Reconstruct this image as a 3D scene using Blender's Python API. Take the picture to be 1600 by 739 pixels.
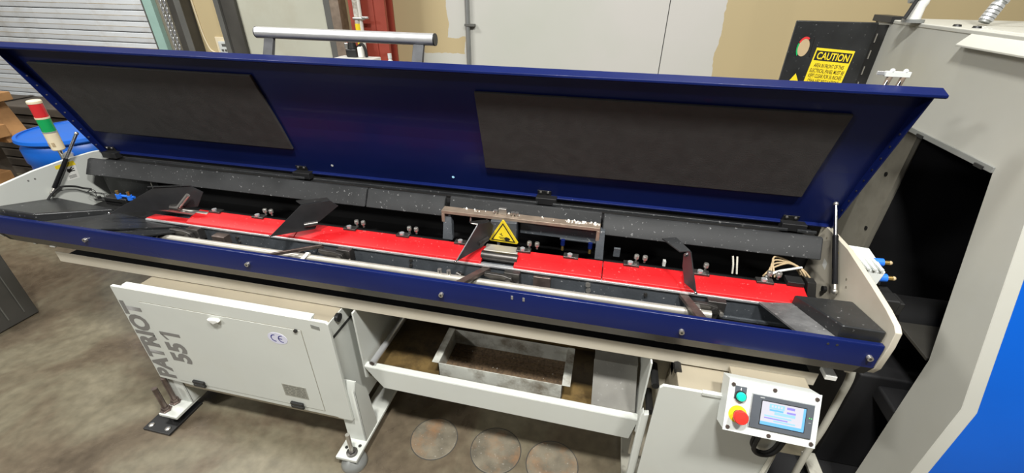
import bpy, bmesh, math, random
from mathutils import Vector, Matrix
random.seed(7)
for o in list(bpy.data.objects):
    bpy.data.objects.remove(o)
SC = bpy.context.scene
COL = SC.collection
R = math.radians

# ------------------------------------------------------------------ camera
cam_d = bpy.data.cameras.new('camera')
cam_d.sensor_width = 36.0
cam_d.sensor_fit = 'HORIZONTAL'
cam_d.lens = 680.0 / 1600.0 * 36.0
cam_d.clip_start = 0.02
cam = bpy.data.objects.new('camera', cam_d)
COL.objects.link(cam)
PITCH, ROLL, YAW = R(30.02), R(0.80), R(12.2)
fw = Vector((-math.sin(YAW) * math.cos(PITCH), math.cos(YAW) * math.cos(PITCH), -math.sin(PITCH)))
rt = Vector((math.cos(YAW), math.sin(YAW), 0.0))
up = rt.cross(fw)
rt2 = rt * math.cos(ROLL) + up * math.sin(ROLL)
up2 = -rt * math.sin(ROLL) + up * math.cos(ROLL)
cam.matrix_world = Matrix(((rt2.x, up2.x, -fw.x, 0.0), (rt2.y, up2.y, -fw.y, 0.0), (rt2.z, up2.z, -fw.z, 1.70), (0, 0, 0, 1)))
SC.camera = cam

# ------------------------------------------------------------------ world, lights, exposure
w = bpy.data.worlds.new('workshop_ambient')
SC.world = w
w.use_nodes = True
w.node_tree.nodes['Background'].inputs[0].default_value = (1.0, 0.99, 0.96, 1)
w.node_tree.nodes['Background'].inputs[1].default_value = 0.05


def area(name, loc, size, power, col=(1.0, 0.985, 0.945), aim=None, sy=None):
    d = bpy.data.lights.new(name, 'AREA')
    d.energy = power
    d.color = col
    d.size = size
    if sy:
        d.shape = 'RECTANGLE'
        d.size_y = sy
    o = bpy.data.objects.new(name, d)
    COL.objects.link(o)
    o.location = loc
    if aim is not None:
        o.rotation_euler = (Vector(aim) - Vector(loc)).to_track_quat('-Z', 'Y').to_euler()
    return o


area('ceiling_lamp_front', (1.05, -0.15, 3.9), 0.40, 96, sy=0.25)
area('ceiling_lamp_middle', (-0.3, -0.25, 3.9), 0.40, 130, sy=0.25)
area('ceiling_lamp_far_left', (-5.2, -3.0, 4.3), 0.9, 235, sy=0.6)
area('fill_lamp_back', (-3.4, 1.3, 4.0), 1.2, 88, sy=0.4)  # unseen fill lamp added to light the roll-up door and left wall
area('fill_lamp_right', (0.7, 2.35, 4.0), 1.0, 26, sy=0.4)  # unseen fill lamp added to brighten the back wall

SC.view_settings.view_transform = 'Standard'
SC.view_settings.look = 'None'
SC.view_settings.gamma = 1.0
SC.view_settings.use_curve_mapping = False
SC.view_settings.exposure = 0.36


# ------------------------------------------------------------------ materials
def pm(name, base, rough=0.5, metal=0.0, var=0.08, scale=6.0, bump=0.0, bscale=60.0, dirt=None, dirt_amt=0.0,
       dirt_scale=5.0, coat=0.0, speck=None, speck_amt=0.0, emit=None, emit_s=0.0, spec=0.5):
    m = bpy.data.materials.new(name)
    m.use_nodes = True
    nt = m.node_tree
    N, L = nt.nodes, nt.links
    b = N['Principled BSDF']
    tc = N.new('ShaderNodeTexCoord')
    n1 = N.new('ShaderNodeTexNoise')
    n1.inputs['Scale'].default_value = scale
    n1.inputs['Detail'].default_value = 6
    L.new(tc.outputs['Object'], n1.inputs['Vector'])
    cr = N.new('ShaderNodeValToRGB')
    cr.color_ramp.elements[0].position = 0.3
    cr.color_ramp.elements[1].position = 0.7
    cr.color_ramp.elements[0].color = tuple(c * (1 - var) for c in base) + (1,)
    cr.color_ramp.elements[1].color = tuple(min(1, c * (1 + var)) for c in base) + (1,)
    L.new(n1.outputs['Fac'], cr.inputs['Fac'])
    out = cr.outputs['Color']
    if dirt is not None:
        n2 = N.new('ShaderNodeTexNoise')
        n2.inputs['Scale'].default_value = dirt_scale
        n2.inputs['Detail'].default_value = 8
        n2.inputs['Roughness'].default_value = 0.65
        L.new(tc.outputs['Object'], n2.inputs['Vector'])
        mr = N.new('ShaderNodeMapRange')
        mr.inputs['From Min'].default_value = 0.48
        mr.inputs['From Max'].default_value = 0.70
        mr.inputs['To Max'].default_value = dirt_amt
        L.new(n2.outputs['Fac'], mr.inputs['Value'])
        mx = N.new('ShaderNodeMix')
        mx.data_type = 'RGBA'
        L.new(mr.outputs['Result'], mx.inputs['Factor'])
        L.new(out, mx.inputs['A'])
        mx.inputs['B'].default_value = tuple(dirt) + (1,)
        out = mx.outputs['Result']
    if speck is not None:
        n3 = N.new('ShaderNodeTexNoise')
        n3.inputs['Scale'].default_value = 95.0
        n3.inputs['Detail'].default_value = 3
        L.new(tc.outputs['Object'], n3.inputs['Vector'])
        mr3 = N.new('ShaderNodeMapRange')
        mr3.inputs['From Min'].default_value = 0.66
        mr3.inputs['From Max'].default_value = 0.74
        mr3.inputs['To Max'].default_value = speck_amt
        L.new(n3.outputs['Fac'], mr3.inputs['Value'])
        mx3 = N.new('ShaderNodeMix')
        mx3.data_type = 'RGBA'
        L.new(mr3.outputs['Result'], mx3.inputs['Factor'])
        L.new(out, mx3.inputs['A'])
        mx3.inputs['B'].default_value = tuple(speck) + (1,)
        out = mx3.outputs['Result']
    L.new(out, b.inputs['Base Color'])
    b.inputs['Metallic'].default_value = metal
    rr = N.new('ShaderNodeMapRange')
    rr.inputs['To Min'].default_value = max(0.03, rough * 0.85)
    rr.inputs['To Max'].default_value = min(1.0, rough * 1.2)
    L.new(n1.outputs['Fac'], rr.inputs['Value'])
    L.new(rr.outputs['Result'], b.inputs['Roughness'])
    b.inputs['Coat Weight'].default_value = coat
    b.inputs['Specular IOR Level'].default_value = spec
    if bump > 0:
        nb = N.new('ShaderNodeTexNoise')
        nb.inputs['Scale'].default_value = bscale
        nb.inputs['Detail'].default_value = 5
        L.new(tc.outputs['Object'], nb.inputs['Vector'])
        bp = N.new('ShaderNodeBump')
        bp.inputs['Strength'].default_value = bump
        bp.inputs['Distance'].default_value = 0.01
        L.new(nb.outputs['Fac'], bp.inputs['Height'])
        L.new(bp.outputs['Normal'], b.inputs['Normal'])
    if emit:
        b.inputs['Emission Color'].default_value = tuple(emit) + (1,)
        b.inputs['Emission Strength'].default_value = emit_s
    return m


M = {}
M['white'] = pm('white_powder_coat', (0.585, 0.605, 0.565), 0.42, var=0.03, dirt=(0.40, 0.37, 0.28), dirt_amt=0.18, dirt_scale=3)
M['beige'] = pm('cream_machine_paint', (0.53, 0.49, 0.40), 0.45, var=0.04, dirt=(0.35, 0.30, 0.2), dirt_amt=0.25, dirt_scale=4)
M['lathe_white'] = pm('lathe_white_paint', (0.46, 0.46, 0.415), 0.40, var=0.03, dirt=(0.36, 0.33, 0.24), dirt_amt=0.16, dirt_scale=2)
M['navy'] = pm('navy_gloss_paint', (0.0045, 0.0105, 0.074), 0.34, var=0.12, scale=3, coat=0.05, bump=0.02, bscale=300, spec=0.18)
M['navy_rail'] = pm('navy_rail_paint', (0.0045, 0.0105, 0.074), 0.26, var=0.10, scale=3, coat=0.15, spec=0.4)
M['lathe_blue'] = pm('bright_blue_paint', (0.001, 0.100, 0.54), 0.38, var=0.03)
M['black'] = pm('black_machine_paint', (0.018, 0.019, 0.020), 0.33, var=0.25, scale=12, speck=(0.4, 0.4, 0.4), speck_amt=0.35)
M['dark'] = pm('oily_black_steel', (0.0055, 0.0055, 0.006), 0.6, var=0.3)
M['slate'] = pm('slate_grey_paint', (0.055, 0.062, 0.070), 0.42, var=0.18, scale=14, bump=0.08, bscale=120, speck=(0.55, 0.55, 0.55), speck_amt=0.5)
M['beam_grey'] = pm('worn_charcoal_paint', (0.030, 0.031, 0.032), 0.60, var=0.2, scale=10, bump=0.04, bscale=150, spec=0.25, speck=(0.5, 0.5, 0.5), speck_amt=0.35)
M['foam'] = pm('charcoal_foam', (0.030, 0.028, 0.027), 0.75, var=0.2, scale=25, bump=0.25, bscale=400)
M['red'] = pm('red_urethane', (0.50, 0.005, 0.008), 0.48, var=0.06, scale=9, speck=(0.9, 0.4, 0.4), speck_amt=0.25)
M['steel'] = pm('bare_steel', (0.55, 0.53, 0.49), 0.32, metal=0.85, var=0.1)
M['tube'] = pm('satin_tube_steel', (0.42, 0.40, 0.355), 0.42, metal=0.5, var=0.08, scale=20)
M['ramp_steel'] = pm('wet_ramp_steel', (0.20, 0.20, 0.20), 0.38, metal=0.5, var=0.35, scale=18, bump=0.15, bscale=90, speck=(0.8, 0.8, 0.8), speck_amt=0.5)
M['lip_grey'] = pm('grey_underside_paint', (0.085, 0.078, 0.068), 0.35, var=0.1)
M['foot_paint'] = pm('grimy_foot_paint', (0.42, 0.41, 0.35), 0.5, var=0.1, dirt=(0.06, 0.05, 0.035), dirt_amt=0.8, dirt_scale=14)
M['pan_galv'] = pm('stained_galvanised', (0.56, 0.57, 0.52), 0.40, metal=0.15, var=0.15, scale=14, dirt=(0.10, 0.06, 0.02), dirt_amt=0.85, dirt_scale=9)
M['offcut'] = pm('dull_offcut_steel', (0.36, 0.35, 0.32), 0.36, metal=0.55, var=0.12, scale=10, speck=(0.7, 0.7, 0.68), speck_amt=0.4)
M['inner_shaded'] = pm('shade_darkened_panel', (0.25, 0.235, 0.19), 0.55, var=0.12, scale=4, dirt=(0.10, 0.09, 0.07), dirt_amt=0.5, dirt_scale=5)  # shade inside the lathe opening is put into this darker colour
M['frame_shaded'] = pm('frame_shade_tint', (0.33, 0.29, 0.215), 0.5, var=0.06)  # tan stands in for shade on the cabinet top and frame parts
M['dark_steel'] = pm('oiled_dark_steel', (0.10, 0.095, 0.09), 0.35, metal=0.8, var=0.3, scale=25)
M['plate_steel'] = pm('oiled_pusher_steel', (0.10, 0.10, 0.105), 0.34, metal=0.8, var=0.25, scale=8)
M['brown_steel'] = pm('brown_oiled_steel', (0.16, 0.125, 0.11), 0.35, metal=0.7, var=0.3, scale=30)
M['galv'] = pm('galvanised_sheet', (0.56, 0.58, 0.54), 0.40, metal=0.2, var=0.15, scale=14, dirt=(0.16, 0.10, 0.04), dirt_amt=0.55, dirt_scale=5)
M['stain'] = pm('rust_stained_steel', (0.125, 0.082, 0.030), 0.38, metal=0.1, var=0.6, scale=6, dirt=(0.014, 0.009, 0.006), dirt_amt=1.0, dirt_scale=7)
M['mesh'] = pm('oily_brown_mesh', (0.15, 0.10, 0.058), 0.5, metal=0.2, var=0.5, scale=120, bump=0.4, bscale=500)
M['alu'] = pm('brushed_aluminium', (0.66, 0.67, 0.68), 0.35, metal=0.7, var=0.06, scale=30)
M['chrome'] = pm('chrome', (0.75, 0.75, 0.76), 0.12, metal=1.0, var=0.02)
M['grey_post'] = pm('grey_bracket', (0.065, 0.067, 0.072), 0.55, metal=0.2, var=0.2, scale=30)
M['bar_brown'] = pm('scratched_steel_bar', (0.30, 0.235, 0.18), 0.4, metal=0.4, var=0.2, scale=25)
M['letter'] = pm('grey_vinyl_lettering', (0.19, 0.185, 0.175), 0.5, var=0.05)
M['blackplastic'] = pm('black_plastic', (0.012, 0.012, 0.012), 0.4, var=0.1)
M['strut_black'] = pm('gloss_black_cylinder', (0.02, 0.02, 0.022), 0.14, metal=0.6, var=0.05)
M['rubber'] = pm('black_rubber', (0.015, 0.015, 0.015), 0.7, var=0.1)
M['lav'] = pm('lavender_sticker', (0.62, 0.62, 0.74), 0.5, var=0.02)
M['ceink'] = pm('violet_ink', (0.03, 0.03, 0.22), 0.5, var=0.02)
M['nameplate'] = pm('etched_nameplate', (0.33, 0.33, 0.29), 0.4, metal=0.3, var=0.1, scale=40)
M['plate_ink'] = pm('nameplate_ink', (0.13, 0.13, 0.115), 0.5, var=0.05)
M['yellow'] = pm('sign_yellow', (0.82, 0.62, 0.02), 0.45, var=0.04)
M['yellow_dull'] = pm('label_yellow', (0.70, 0.52, 0.02), 0.5, var=0.04)
M['ink'] = pm('black_ink', (0.012, 0.011, 0.010), 0.55, var=0.05)
M['labelwhite'] = pm('label_white', (0.72, 0.72, 0.68), 0.5, var=0.03)
M['cream'] = pm('cream_plastic', (0.78, 0.68, 0.48), 0.4, var=0.03)
M['lens_red'] = pm('red_lens', (0.62, 0.03, 0.035), 0.18, var=0.05, coat=0.4)
M['lens_green'] = pm('green_lens', (0.01, 0.36, 0.10), 0.18, var=0.05, coat=0.4)
M['drum'] = pm('blue_drum_plastic', (0.006, 0.12, 0.55), 0.35, var=0.06)
M['wood'] = pm('raw_pine_wood', (0.42, 0.22, 0.085), 0.6, var=0.2, scale=5, dirt=(0.22, 0.1, 0.035), dirt_amt=0.5, dirt_scale=7)
M['oldwood'] = pm('weathered_grey_wood', (0.115, 0.095, 0.075), 0.7, var=0.35, scale=4)
M['bin'] = pm('dark_grey_sheet', (0.080, 0.078, 0.072), 0.45, metal=0.3, var=0.12, scale=5)
M['blue_fit'] = pm('blue_fitting', (0.02, 0.16, 0.72), 0.35, var=0.03)
M['brass'] = pm('brass', (0.62, 0.42, 0.14), 0.3, metal=0.9, var=0.08)
M['hose_tan'] = pm('tan_hose', (0.45, 0.34, 0.2), 0.5, var=0.1)
M['cable_white'] = pm('off_white_cable', (0.50, 0.49, 0.42), 0.5, var=0.05)
M['panelwhite'] = pm('panel_light_grey', (0.62, 0.645, 0.62), 0.38, var=0.02)
M['bezel'] = pm('grey_bezel', (0.085, 0.095, 0.11), 0.4, var=0.04)
M['bezel_edge'] = pm('light_bezel_edge', (0.36, 0.38, 0.38), 0.4, var=0.03)
M['estop'] = pm('estop_red', (0.80, 0.035, 0.025), 0.35, var=0.03)
M['button'] = pm('teal_green_button', (0.01, 0.46, 0.36), 0.3, var=0.03, emit=(0.01, 0.5, 0.38), emit_s=0.25)
M['scr'] = pm('screen_white', (0.1, 0.1, 0.12), 0.3, var=0.02, emit=(0.86, 0.84, 0.90), emit_s=0.62)
M['scr_b'] = pm('screen_blue', (0.05, 0.1, 0.15), 0.3, var=0.02, emit=(0.16, 0.52, 0.95), emit_s=0.75)
M['scr_c'] = pm('screen_cyan', (0.05, 0.1, 0.15), 0.3, var=0.02, emit=(0.42, 0.76, 0.95), emit_s=0.68)
M['scr_v'] = pm('screen_violet', (0.05, 0.05, 0.15), 0.3, var=0.02, emit=(0.38, 0.33, 0.85), emit_s=0.65)
M['led'] = pm('green_led', (0.05, 0.5, 0.1), 0.3, var=0.02, emit=(0.1, 0.9, 0.2), emit_s=1.0)
M['slat'] = pm('roll_door_slat', (0.68, 0.71, 0.73), 0.45, var=0.05, scale=2, dirt=(0.38, 0.33, 0.24), dirt_amt=0.35, dirt_scale=6)
M['rust'] = pm('rust_streak', (0.42, 0.34, 0.22), 0.6, var=0.3, scale=8)
M['greenstrip'] = pm('pale_green_paint', (0.33, 0.50, 0.44), 0.5, var=0.06)
M['taupe'] = pm('taupe_paint', (0.22, 0.20, 0.15), 0.5, var=0.08)
M['postdark'] = pm('dark_post_paint', (0.055, 0.052, 0.045), 0.5, var=0.25, scale=4)
M['postgrey'] = pm('grey_post_paint', (0.115, 0.115, 0.105), 0.5, var=0.1)
M['doorpanel'] = pm('greenish_panel', (0.50, 0.50, 0.41), 0.45, var=0.06, scale=2, dirt=(0.40, 0.36, 0.26), dirt_amt=0.4, dirt_scale=3)
M['redcol'] = pm('red_oxide_paint', (0.30, 0.052, 0.032), 0.45, var=0.12, scale=4)
M['pipe_white'] = pm('white_pipe', (0.60, 0.58, 0.52), 0.45, var=0.1)
M['pipe_flaky'] = pm('flaking_white_pipe', (0.52, 0.50, 0.44), 0.5, var=0.2, scale=30, dirt=(0.20, 0.16, 0.11), dirt_amt=0.8, dirt_scale=25)
M['conduit'] = pm('galvanised_conduit', (0.30, 0.31, 0.30), 0.4, metal=0.5, var=0.08)
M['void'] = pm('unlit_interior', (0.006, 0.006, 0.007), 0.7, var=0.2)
M['gap'] = pm('joint_dark', (0.02, 0.02, 0.018), 0.8, var=0.05)
M['patch'] = pm('core_patch', (0.140, 0.122, 0.088), 0.62, var=0.40, scale=12, dirt=(0.30, 0.14, 0.05), dirt_amt=0.55, dirt_scale=9, bump=0.15, bscale=60, speck=(0.6, 0.58, 0.52), speck_amt=0.3)


def wall_mat():
    m = bpy.data.materials.new('patched_plaster')
    m.use_nodes = True
    nt = m.node_tree
    N, L = nt.nodes, nt.links
    b = N['Principled BSDF']
    geo = N.new('ShaderNodeTexCoord')
    sx = N.new('ShaderNodeSeparateXYZ')
    L.new(geo.outputs['Object'], sx.inputs[0])
    nz = N.new('ShaderNodeTexNoise')
    nz.inputs['Scale'].default_value = 5.0
    nz.inputs['Detail'].default_value = 8
    L.new(geo.outputs['Object'], nz.inputs['Vector'])

    def math_(op, a, b_=None, c=None):
        n = N.new('ShaderNodeMath')
        n.operation = op
        for i, v in enumerate((a, b_, c)):
            if v is None:
                continue
            if isinstance(v, (int, float)):
                n.inputs[i].default_value = v
            else:
                L.new(v, n.inputs[i])
        return n.outputs[0]
    wob = math_('MULTIPLY_ADD', nz.outputs['Fac'], 0.10, -0.05)
    x = math_('ADD', sx.outputs['X'], wob)
    z = math_('ADD', sx.outputs['Z'], wob)
    # white repair between two ragged edges; left edge steps out low down
    left_edge = math_('MULTIPLY_ADD', math_('LESS_THAN', z, 1.37), -0.0, -1.245)
    tongue = math_('MULTIPLY', math_('LESS_THAN', z, 1.36), math_('GREATER_THAN', z, 1.245))
    left_edge = math_('MULTIPLY_ADD', tongue, 0.13, left_edge)
    low = math_('LESS_THAN', z, 1.245)
    left_edge = math_('MULTIPLY_ADD', low, -0.22, left_edge)
    a = math_('GREATER_THAN', x, left_edge)
    c = math_('LESS_THAN', x, 0.665)
    white = math_('MULTIPLY', a, c)
    nb = N.new('ShaderNodeTexNoise')
    nb.inputs['Scale'].default_value = 1.3
    nb.inputs['Detail'].default_value = 5
    L.new(geo.outputs['Object'], nb.inputs['Vector'])
    r1 = N.new('ShaderNodeValToRGB')
    r1.color_ramp.elements[0].color = (0.54, 0.43, 0.235, 1)
    r1.color_ramp.elements[1].color = (0.47, 0.385, 0.220, 1)
    L.new(nb.outputs['Fac'], r1.inputs[0])
    r2 = N.new('ShaderNodeValToRGB')
    r2.color_ramp.elements[0].position = 0.35
    r2.color_ramp.elements[0].color = (0.53, 0.54, 0.48, 1)
    r2.color_ramp.elements[1].position = 0.65
    r2.color_ramp.elements[1].color = (0.58, 0.565, 0.53, 1)
    L.new(nb.outputs['Fac'], r2.inputs[0])
    mx = N.new('ShaderNodeMix')
    mx.data_type = 'RGBA'
    L.new(white, mx.inputs['Factor'])
    L.new(r1.outputs[0], mx.inputs['A'])
    L.new(r2.outputs[0], mx.inputs['B'])
    # scuffs
    vs = N.new('ShaderNodeTexVoronoi')
    vs.inputs['Scale'].default_value = 3.2
    L.new(geo.outputs['Object'], vs.inputs['Vector'])
    sp = math_('LESS_THAN', vs.outputs['Distance'], 0.035)
    mx2 = N.new('ShaderNodeMix')
    mx2.data_type = 'RGBA'
    L.new(math_('MULTIPLY', sp, 0.7), mx2.inputs['Factor'])
    L.new(mx.outputs['Result'], mx2.inputs['A'])
    mx2.inputs['B'].default_value = (0.15, 0.09, 0.04, 1)
    L.new(mx2.outputs['Result'], b.inputs['Base Color'])
    b.inputs['Roughness'].default_value = 0.7
    return m


def floor_tone():
    m = bpy.data.materials.new('stained_concrete')
    m.use_nodes = True
    nt = m.node_tree
    N, L = nt.nodes, nt.links
    b = N['Principled BSDF']
    tc = N.new('ShaderNodeTexCoord')
    n1 = N.new('ShaderNodeTexNoise')
    n1.inputs['Scale'].default_value = 1.5
    n1.inputs['Detail'].default_value = 9
    n1.inputs['Roughness'].default_value = 0.62
    n1.inputs['Distortion'].default_value = 0.9
    L.new(tc.outputs['Object'], n1.inputs['Vector'])
    r = N.new('ShaderNodeValToRGB')
    e = r.color_ramp.elements
    e[0].position = 0.28
    e[0].color = (0.060, 0.046, 0.033, 1)
    e[1].position = 0.72
    e[1].color = (0.200, 0.178, 0.124, 1)
    k = e.new(0.45)
    k.color = (0.118, 0.094, 0.064, 1)
    k = e.new(0.55)
    k.color = (0.150, 0.132, 0.090, 1)
    L.new(n1.outputs['Fac'], r.inputs[0])
    n2 = N.new('ShaderNodeTexNoise')
    n2.inputs['Scale'].default_value = 22
    n2.inputs['Detail'].default_value = 8
    L.new(tc.outputs['Object'], n2.inputs['Vector'])
    mx = N.new('ShaderNodeMix')
    mx.data_type = 'RGBA'
    mx.blend_type = 'OVERLAY'
    mx.inputs['Factor'].default_value = 0.45
    L.new(r.outputs[0], mx.inputs['A'])
    L.new(n2.outputs['Fac'], mx.inputs['B'])
    L.new(mx.outputs['Result'], b.inputs['Base Color'])
    rr = N.new('ShaderNodeMapRange')
    rr.inputs['To Min'].default_value = 0.05
    rr.inputs['To Max'].default_value = 0.62
    L.new(n1.outputs['Fac'], rr.inputs['Value'])
    L.new(rr.outputs['Result'], b.inputs['Roughness'])
    bp = N.new('ShaderNodeBump')
    bp.inputs['Strength'].default_value = 0.12
    bp.inputs['Distance'].default_value = 0.004
    L.new(n2.outputs['Fac'], bp.inputs['Height'])
    L.new(bp.outputs['Normal'], b.inputs['Normal'])
    return m


M['wall'] = wall_mat()
M['floor'] = floor_tone()


# ------------------------------------------------------------------ mesh helpers
class MB:
    def __init__(self, mtx=None):
        self.bm = bmesh.new()
        self.m = mtx

    def _v(self, p):
        p = Vector(p)
        return self.bm.verts.new(self.m @ p if self.m is not None else p)

    def poly(self, vs, faces):
        vv = [self._v(p) for p in vs]
        for f in faces:
            try:
                self.bm.faces.new([vv[i] for i in f])
            except ValueError:
                pass
        return self

    def hexa(self, b, t):
        return self.poly(list(b) + list(t), [(3, 2, 1, 0), (4, 5, 6, 7), (0, 1, 5, 4), (1, 2, 6, 5), (2, 3, 7, 6), (3, 0, 4, 7)])

    def box(self, x0, x1, y0, y1, z0, z1):
        return self.hexa([(x0, y0, z0), (x1, y0, z0), (x1, y1, z0), (x0, y1, z0)], [(x0, y0, z1), (x1, y0, z1), (x1, y1, z1), (x0, y1, z1)])

    def prism(self, pts, axis, a, b):
        def mk(p, c):
            if axis == 'x':
                return (c, p[0], p[1])
            if axis == 'y':
                return (p[0], c, p[1])
            return (p[0], p[1], c)
        n = len(pts)
        vs = [mk(p, a) for p in pts] + [mk(p, b) for p in pts]
        fs = [tuple(range(n))[::-1], tuple(range(n, 2 * n))] + [(i, (i + 1) % n, n + (i + 1) % n, n + i) for i in range(n)]
        return self.poly(vs, fs)

    def cyl(self, p0, p1, r0, r1=None, n=16):
        if r1 is None:
            r1 = r0
        p0, p1 = Vector(p0), Vector(p1)
        d = (p1 - p0).normalized()
        a = d.orthogonal().normalized()
        c = d.cross(a)
        vs = []
        for p, r in ((p0, r0), (p1, r1)):
            for i in range(n):
                t = 2 * math.pi * i / n
                vs.append(p + (a * math.cos(t) + c * math.sin(t)) * r)
        fs = [tuple(range(n))[::-1], tuple(range(n, 2 * n))] + [(i, (i + 1) % n, n + (i + 1) % n, n + i) for i in range(n)]
        return self.poly(vs, fs)

    def tube(self, path, r, n=8, steps=6):
        pts = [Vector(p) for p in path]
        if steps > 1 and len(pts) > 2:
            out = []
            for i in range(len(pts) - 1):
                p0 = pts[max(i - 1, 0)]
                p1, p2 = pts[i], pts[i + 1]
                p3 = pts[min(i + 2, len(pts) - 1)]
                for s in range(steps):
                    t = s / steps
                    out.append(0.5 * ((2 * p1) + (p2 - p0) * t + (2 * p0 - 5 * p1 + 4 * p2 - p3) * t * t + (3 * p1 - p0 - 3 * p2 + p3) * t ** 3))
            out.append(pts[-1])
            pts = out
        rings = []
        ref = None
        for i, p in enumerate(pts):
            d = (pts[min(i + 1, len(pts) - 1)] - pts[max(i - 1, 0)]).normalized()
            if ref is None:
                ref = d.orthogonal().normalized()
            ref = (ref - d * ref.dot(d)).normalized()
            c = d.cross(ref)
            rings.append([p + (ref * math.cos(2 * math.pi * k / n) + c * math.sin(2 * math.pi * k / n)) * r for k in range(n)])
        vs = [v for rg in rings for v in rg]
        fs = []
        for i in range(len(rings) - 1):
            for k in range(n):
                a0 = i * n + k
                a1 = i * n + (k + 1) % n
                fs.append((a0, a1, a1 + n, a0 + n))
        fs.append(tuple(range(n))[::-1])
        fs.append(tuple(range(len(vs) - n, len(vs))))
        return self.poly(vs, fs)

    def lathe(self, prof, c, n=32, axis=(0, 0, 1)):
        q = Vector((0, 0, 1)).rotation_difference(Vector(axis))
        vs, fs = [], []
        for r, h in prof:
            for i in range(n):
                t = 2 * math.pi * i / n
                vs.append(Vector(c) + q @ Vector((r * math.cos(t), r * math.sin(t), h)))
        for j in range(len(prof) - 1):
            for i in range(n):
                a = j * n + i
                b = j * n + (i + 1) % n
                fs.append((a, b, b + n, a + n))
        fs.append(tuple(range(n))[::-1])
        fs.append(tuple(range(len(vs) - n, len(vs))))
        return self.poly(vs, fs)

    def ball(self, c, r, n=10):
        prof = [(max(1e-4, r * math.sin(math.pi * k / 6)), -r * math.cos(math.pi * k / 6)) for k in range(7)]
        return self.lathe(prof, c, n)

    def build(self, name, mat, parent=None, bevel=0.0, smooth=False, seg=2):
        off = Vector((0, 0, 0))
        p = parent
        while p is not None:
            off = off + p.location
            p = p.parent
        for v in self.bm.verts:
            v.co -= off
        bmesh.ops.recalc_face_normals(self.bm, faces=self.bm.faces[:])
        me = bpy.data.meshes.new(name)
        self.bm.to_mesh(me)
        self.bm.free()
        o = bpy.data.objects.new(name, me)
        COL.objects.link(o)
        me.materials.append(M[mat] if isinstance(mat, str) else mat)
        if parent is not None:
            o.parent = parent
        if bevel > 0:
            md = o.modifiers.new('edge', 'BEVEL')
            md.width = bevel
            md.segments = seg
            md.limit_method = 'ANGLE'
            md.angle_limit = R(35)
            md.harden_normals = True
        if smooth or bevel > 0:
            me.shade_smooth()
            me.set_sharp_from_angle(angle=R(40))
        return o


def thing(name, label, cat, loc=(0, 0, 0), group=None):
    o = bpy.data.objects.new(name, None)
    COL.objects.link(o)
    o.location = loc
    o.empty_display_size = 0.1
    o['label'] = label
    o['category'] = cat
    if group:
        o['group'] = group
    return o


def tag(o, label, cat, group=None):
    o['label'] = label
    o['category'] = cat
    if group:
        o['group'] = group
    return o


def lab(o, label):
    o['label'] = label
    return o


def struct(o):
    o['kind'] = 'structure'
    return o


def text(name, body, w_, h_, mtx, mat, parent, bold=0.0, depth=0.0006, shear=0.0):
    """flat lettering filling a w_ x h_ box; local x = reading direction, y = letter up, z = out"""
    cu = bpy.data.curves.new(name, 'FONT')
    cu.body = body
    cu.size = 1.0
    cu.offset = bold
    cu.shear = shear
    cu.align_x = 'CENTER'
    cu.space_line = 0.95
    cu.extrude = 0.0
    cu.resolution_u = 3
    tmp = bpy.data.objects.new('tmp', cu)
    COL.objects.link(tmp)
    dg = bpy.context.evaluated_depsgraph_get()
    me = bpy.data.meshes.new_from_object(tmp.evaluated_get(dg))
    bpy.data.objects.remove(tmp)
    bpy.data.curves.remove(cu)
    xs = [v.co.x for v in me.vertices]
    ys = [v.co.y for v in me.vertices]
    cx, cy = (min(xs) + max(xs)) / 2, (min(ys) + max(ys)) / 2
    sx, sy = w_ / (max(xs) - min(xs)), h_ / (max(ys) - min(ys))
    off = Vector((0, 0, 0))
    p = parent
    while p is not None:
        off = off + p.location
        p = p.parent
    for v in me.vertices:
        v.co = mtx @ Vector(((v.co.x - cx) * sx, (v.co.y - cy) * sy, depth)) - off
    me.name = name
    o = bpy.data.objects.new(name, me)
    COL.objects.link(o)
    me.materials.append(M[mat])
    if parent is not None:
        o.parent = parent
    return o


def frame(c, xdir, ydir):
    x = Vector(xdir).normalized()
    y = Vector(ydir).normalized()
    z = x.cross(y).normalized()
    return Matrix(((x.x, y.x, z.x, c[0]), (x.y, y.y, z.y, c[1]), (x.z, y.z, z.z, c[2]), (0, 0, 0, 1)))


# ================================================================== THE SETTING
WY = 3.40
fl = struct(MB().box(-9, 6, -3, WY + 0.2, -0.1, 0.0).build('floor', 'floor'))
# round core patches let into the concrete
for i, (x, y, r) in enumerate(((-0.568, 1.095, 0.098), (-0.295, 1.100, 0.104), (-0.055, 1.090, 0.104))):
    MB().lathe([(r, -0.002), (r, 0.0012 + i * 0.0003), (r * 0.97, 0.0020 + i * 0.0003), (0.001, 0.0020 + i * 0.0003)], (x, y, 0), 40).build('core_patch', 'patch', fl)
    ring = MB()
    for k in range(40):
        a0, a1 = 2 * math.pi * k / 40, 2 * math.pi * (k + 1) / 40
        ring.poly([(x + q * math.cos(a), y + q * math.sin(a), 0.0011 + i * 0.0003) for q, a in ((r, a0), (r, a1), (r + 0.004, a1), (r + 0.004, a0))], [(0, 1, 2, 3)])
    ring.build('patch_ring', 'postdark', fl)

wall = struct(MB().box(-3.86, 6, WY, WY + 0.15, 0, 3.6).build('wall_back', 'wall'))
MB().box(0.306, 0.311, WY - 0.001, WY + 0.01, 0.0, 3.6).build('panel_joint', 'gap', wall)
struct(MB().box(-9, -3.70, WY + 0.06, WY + 0.2, 0, 3.6).build('wall_left', 'wall'))

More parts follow.
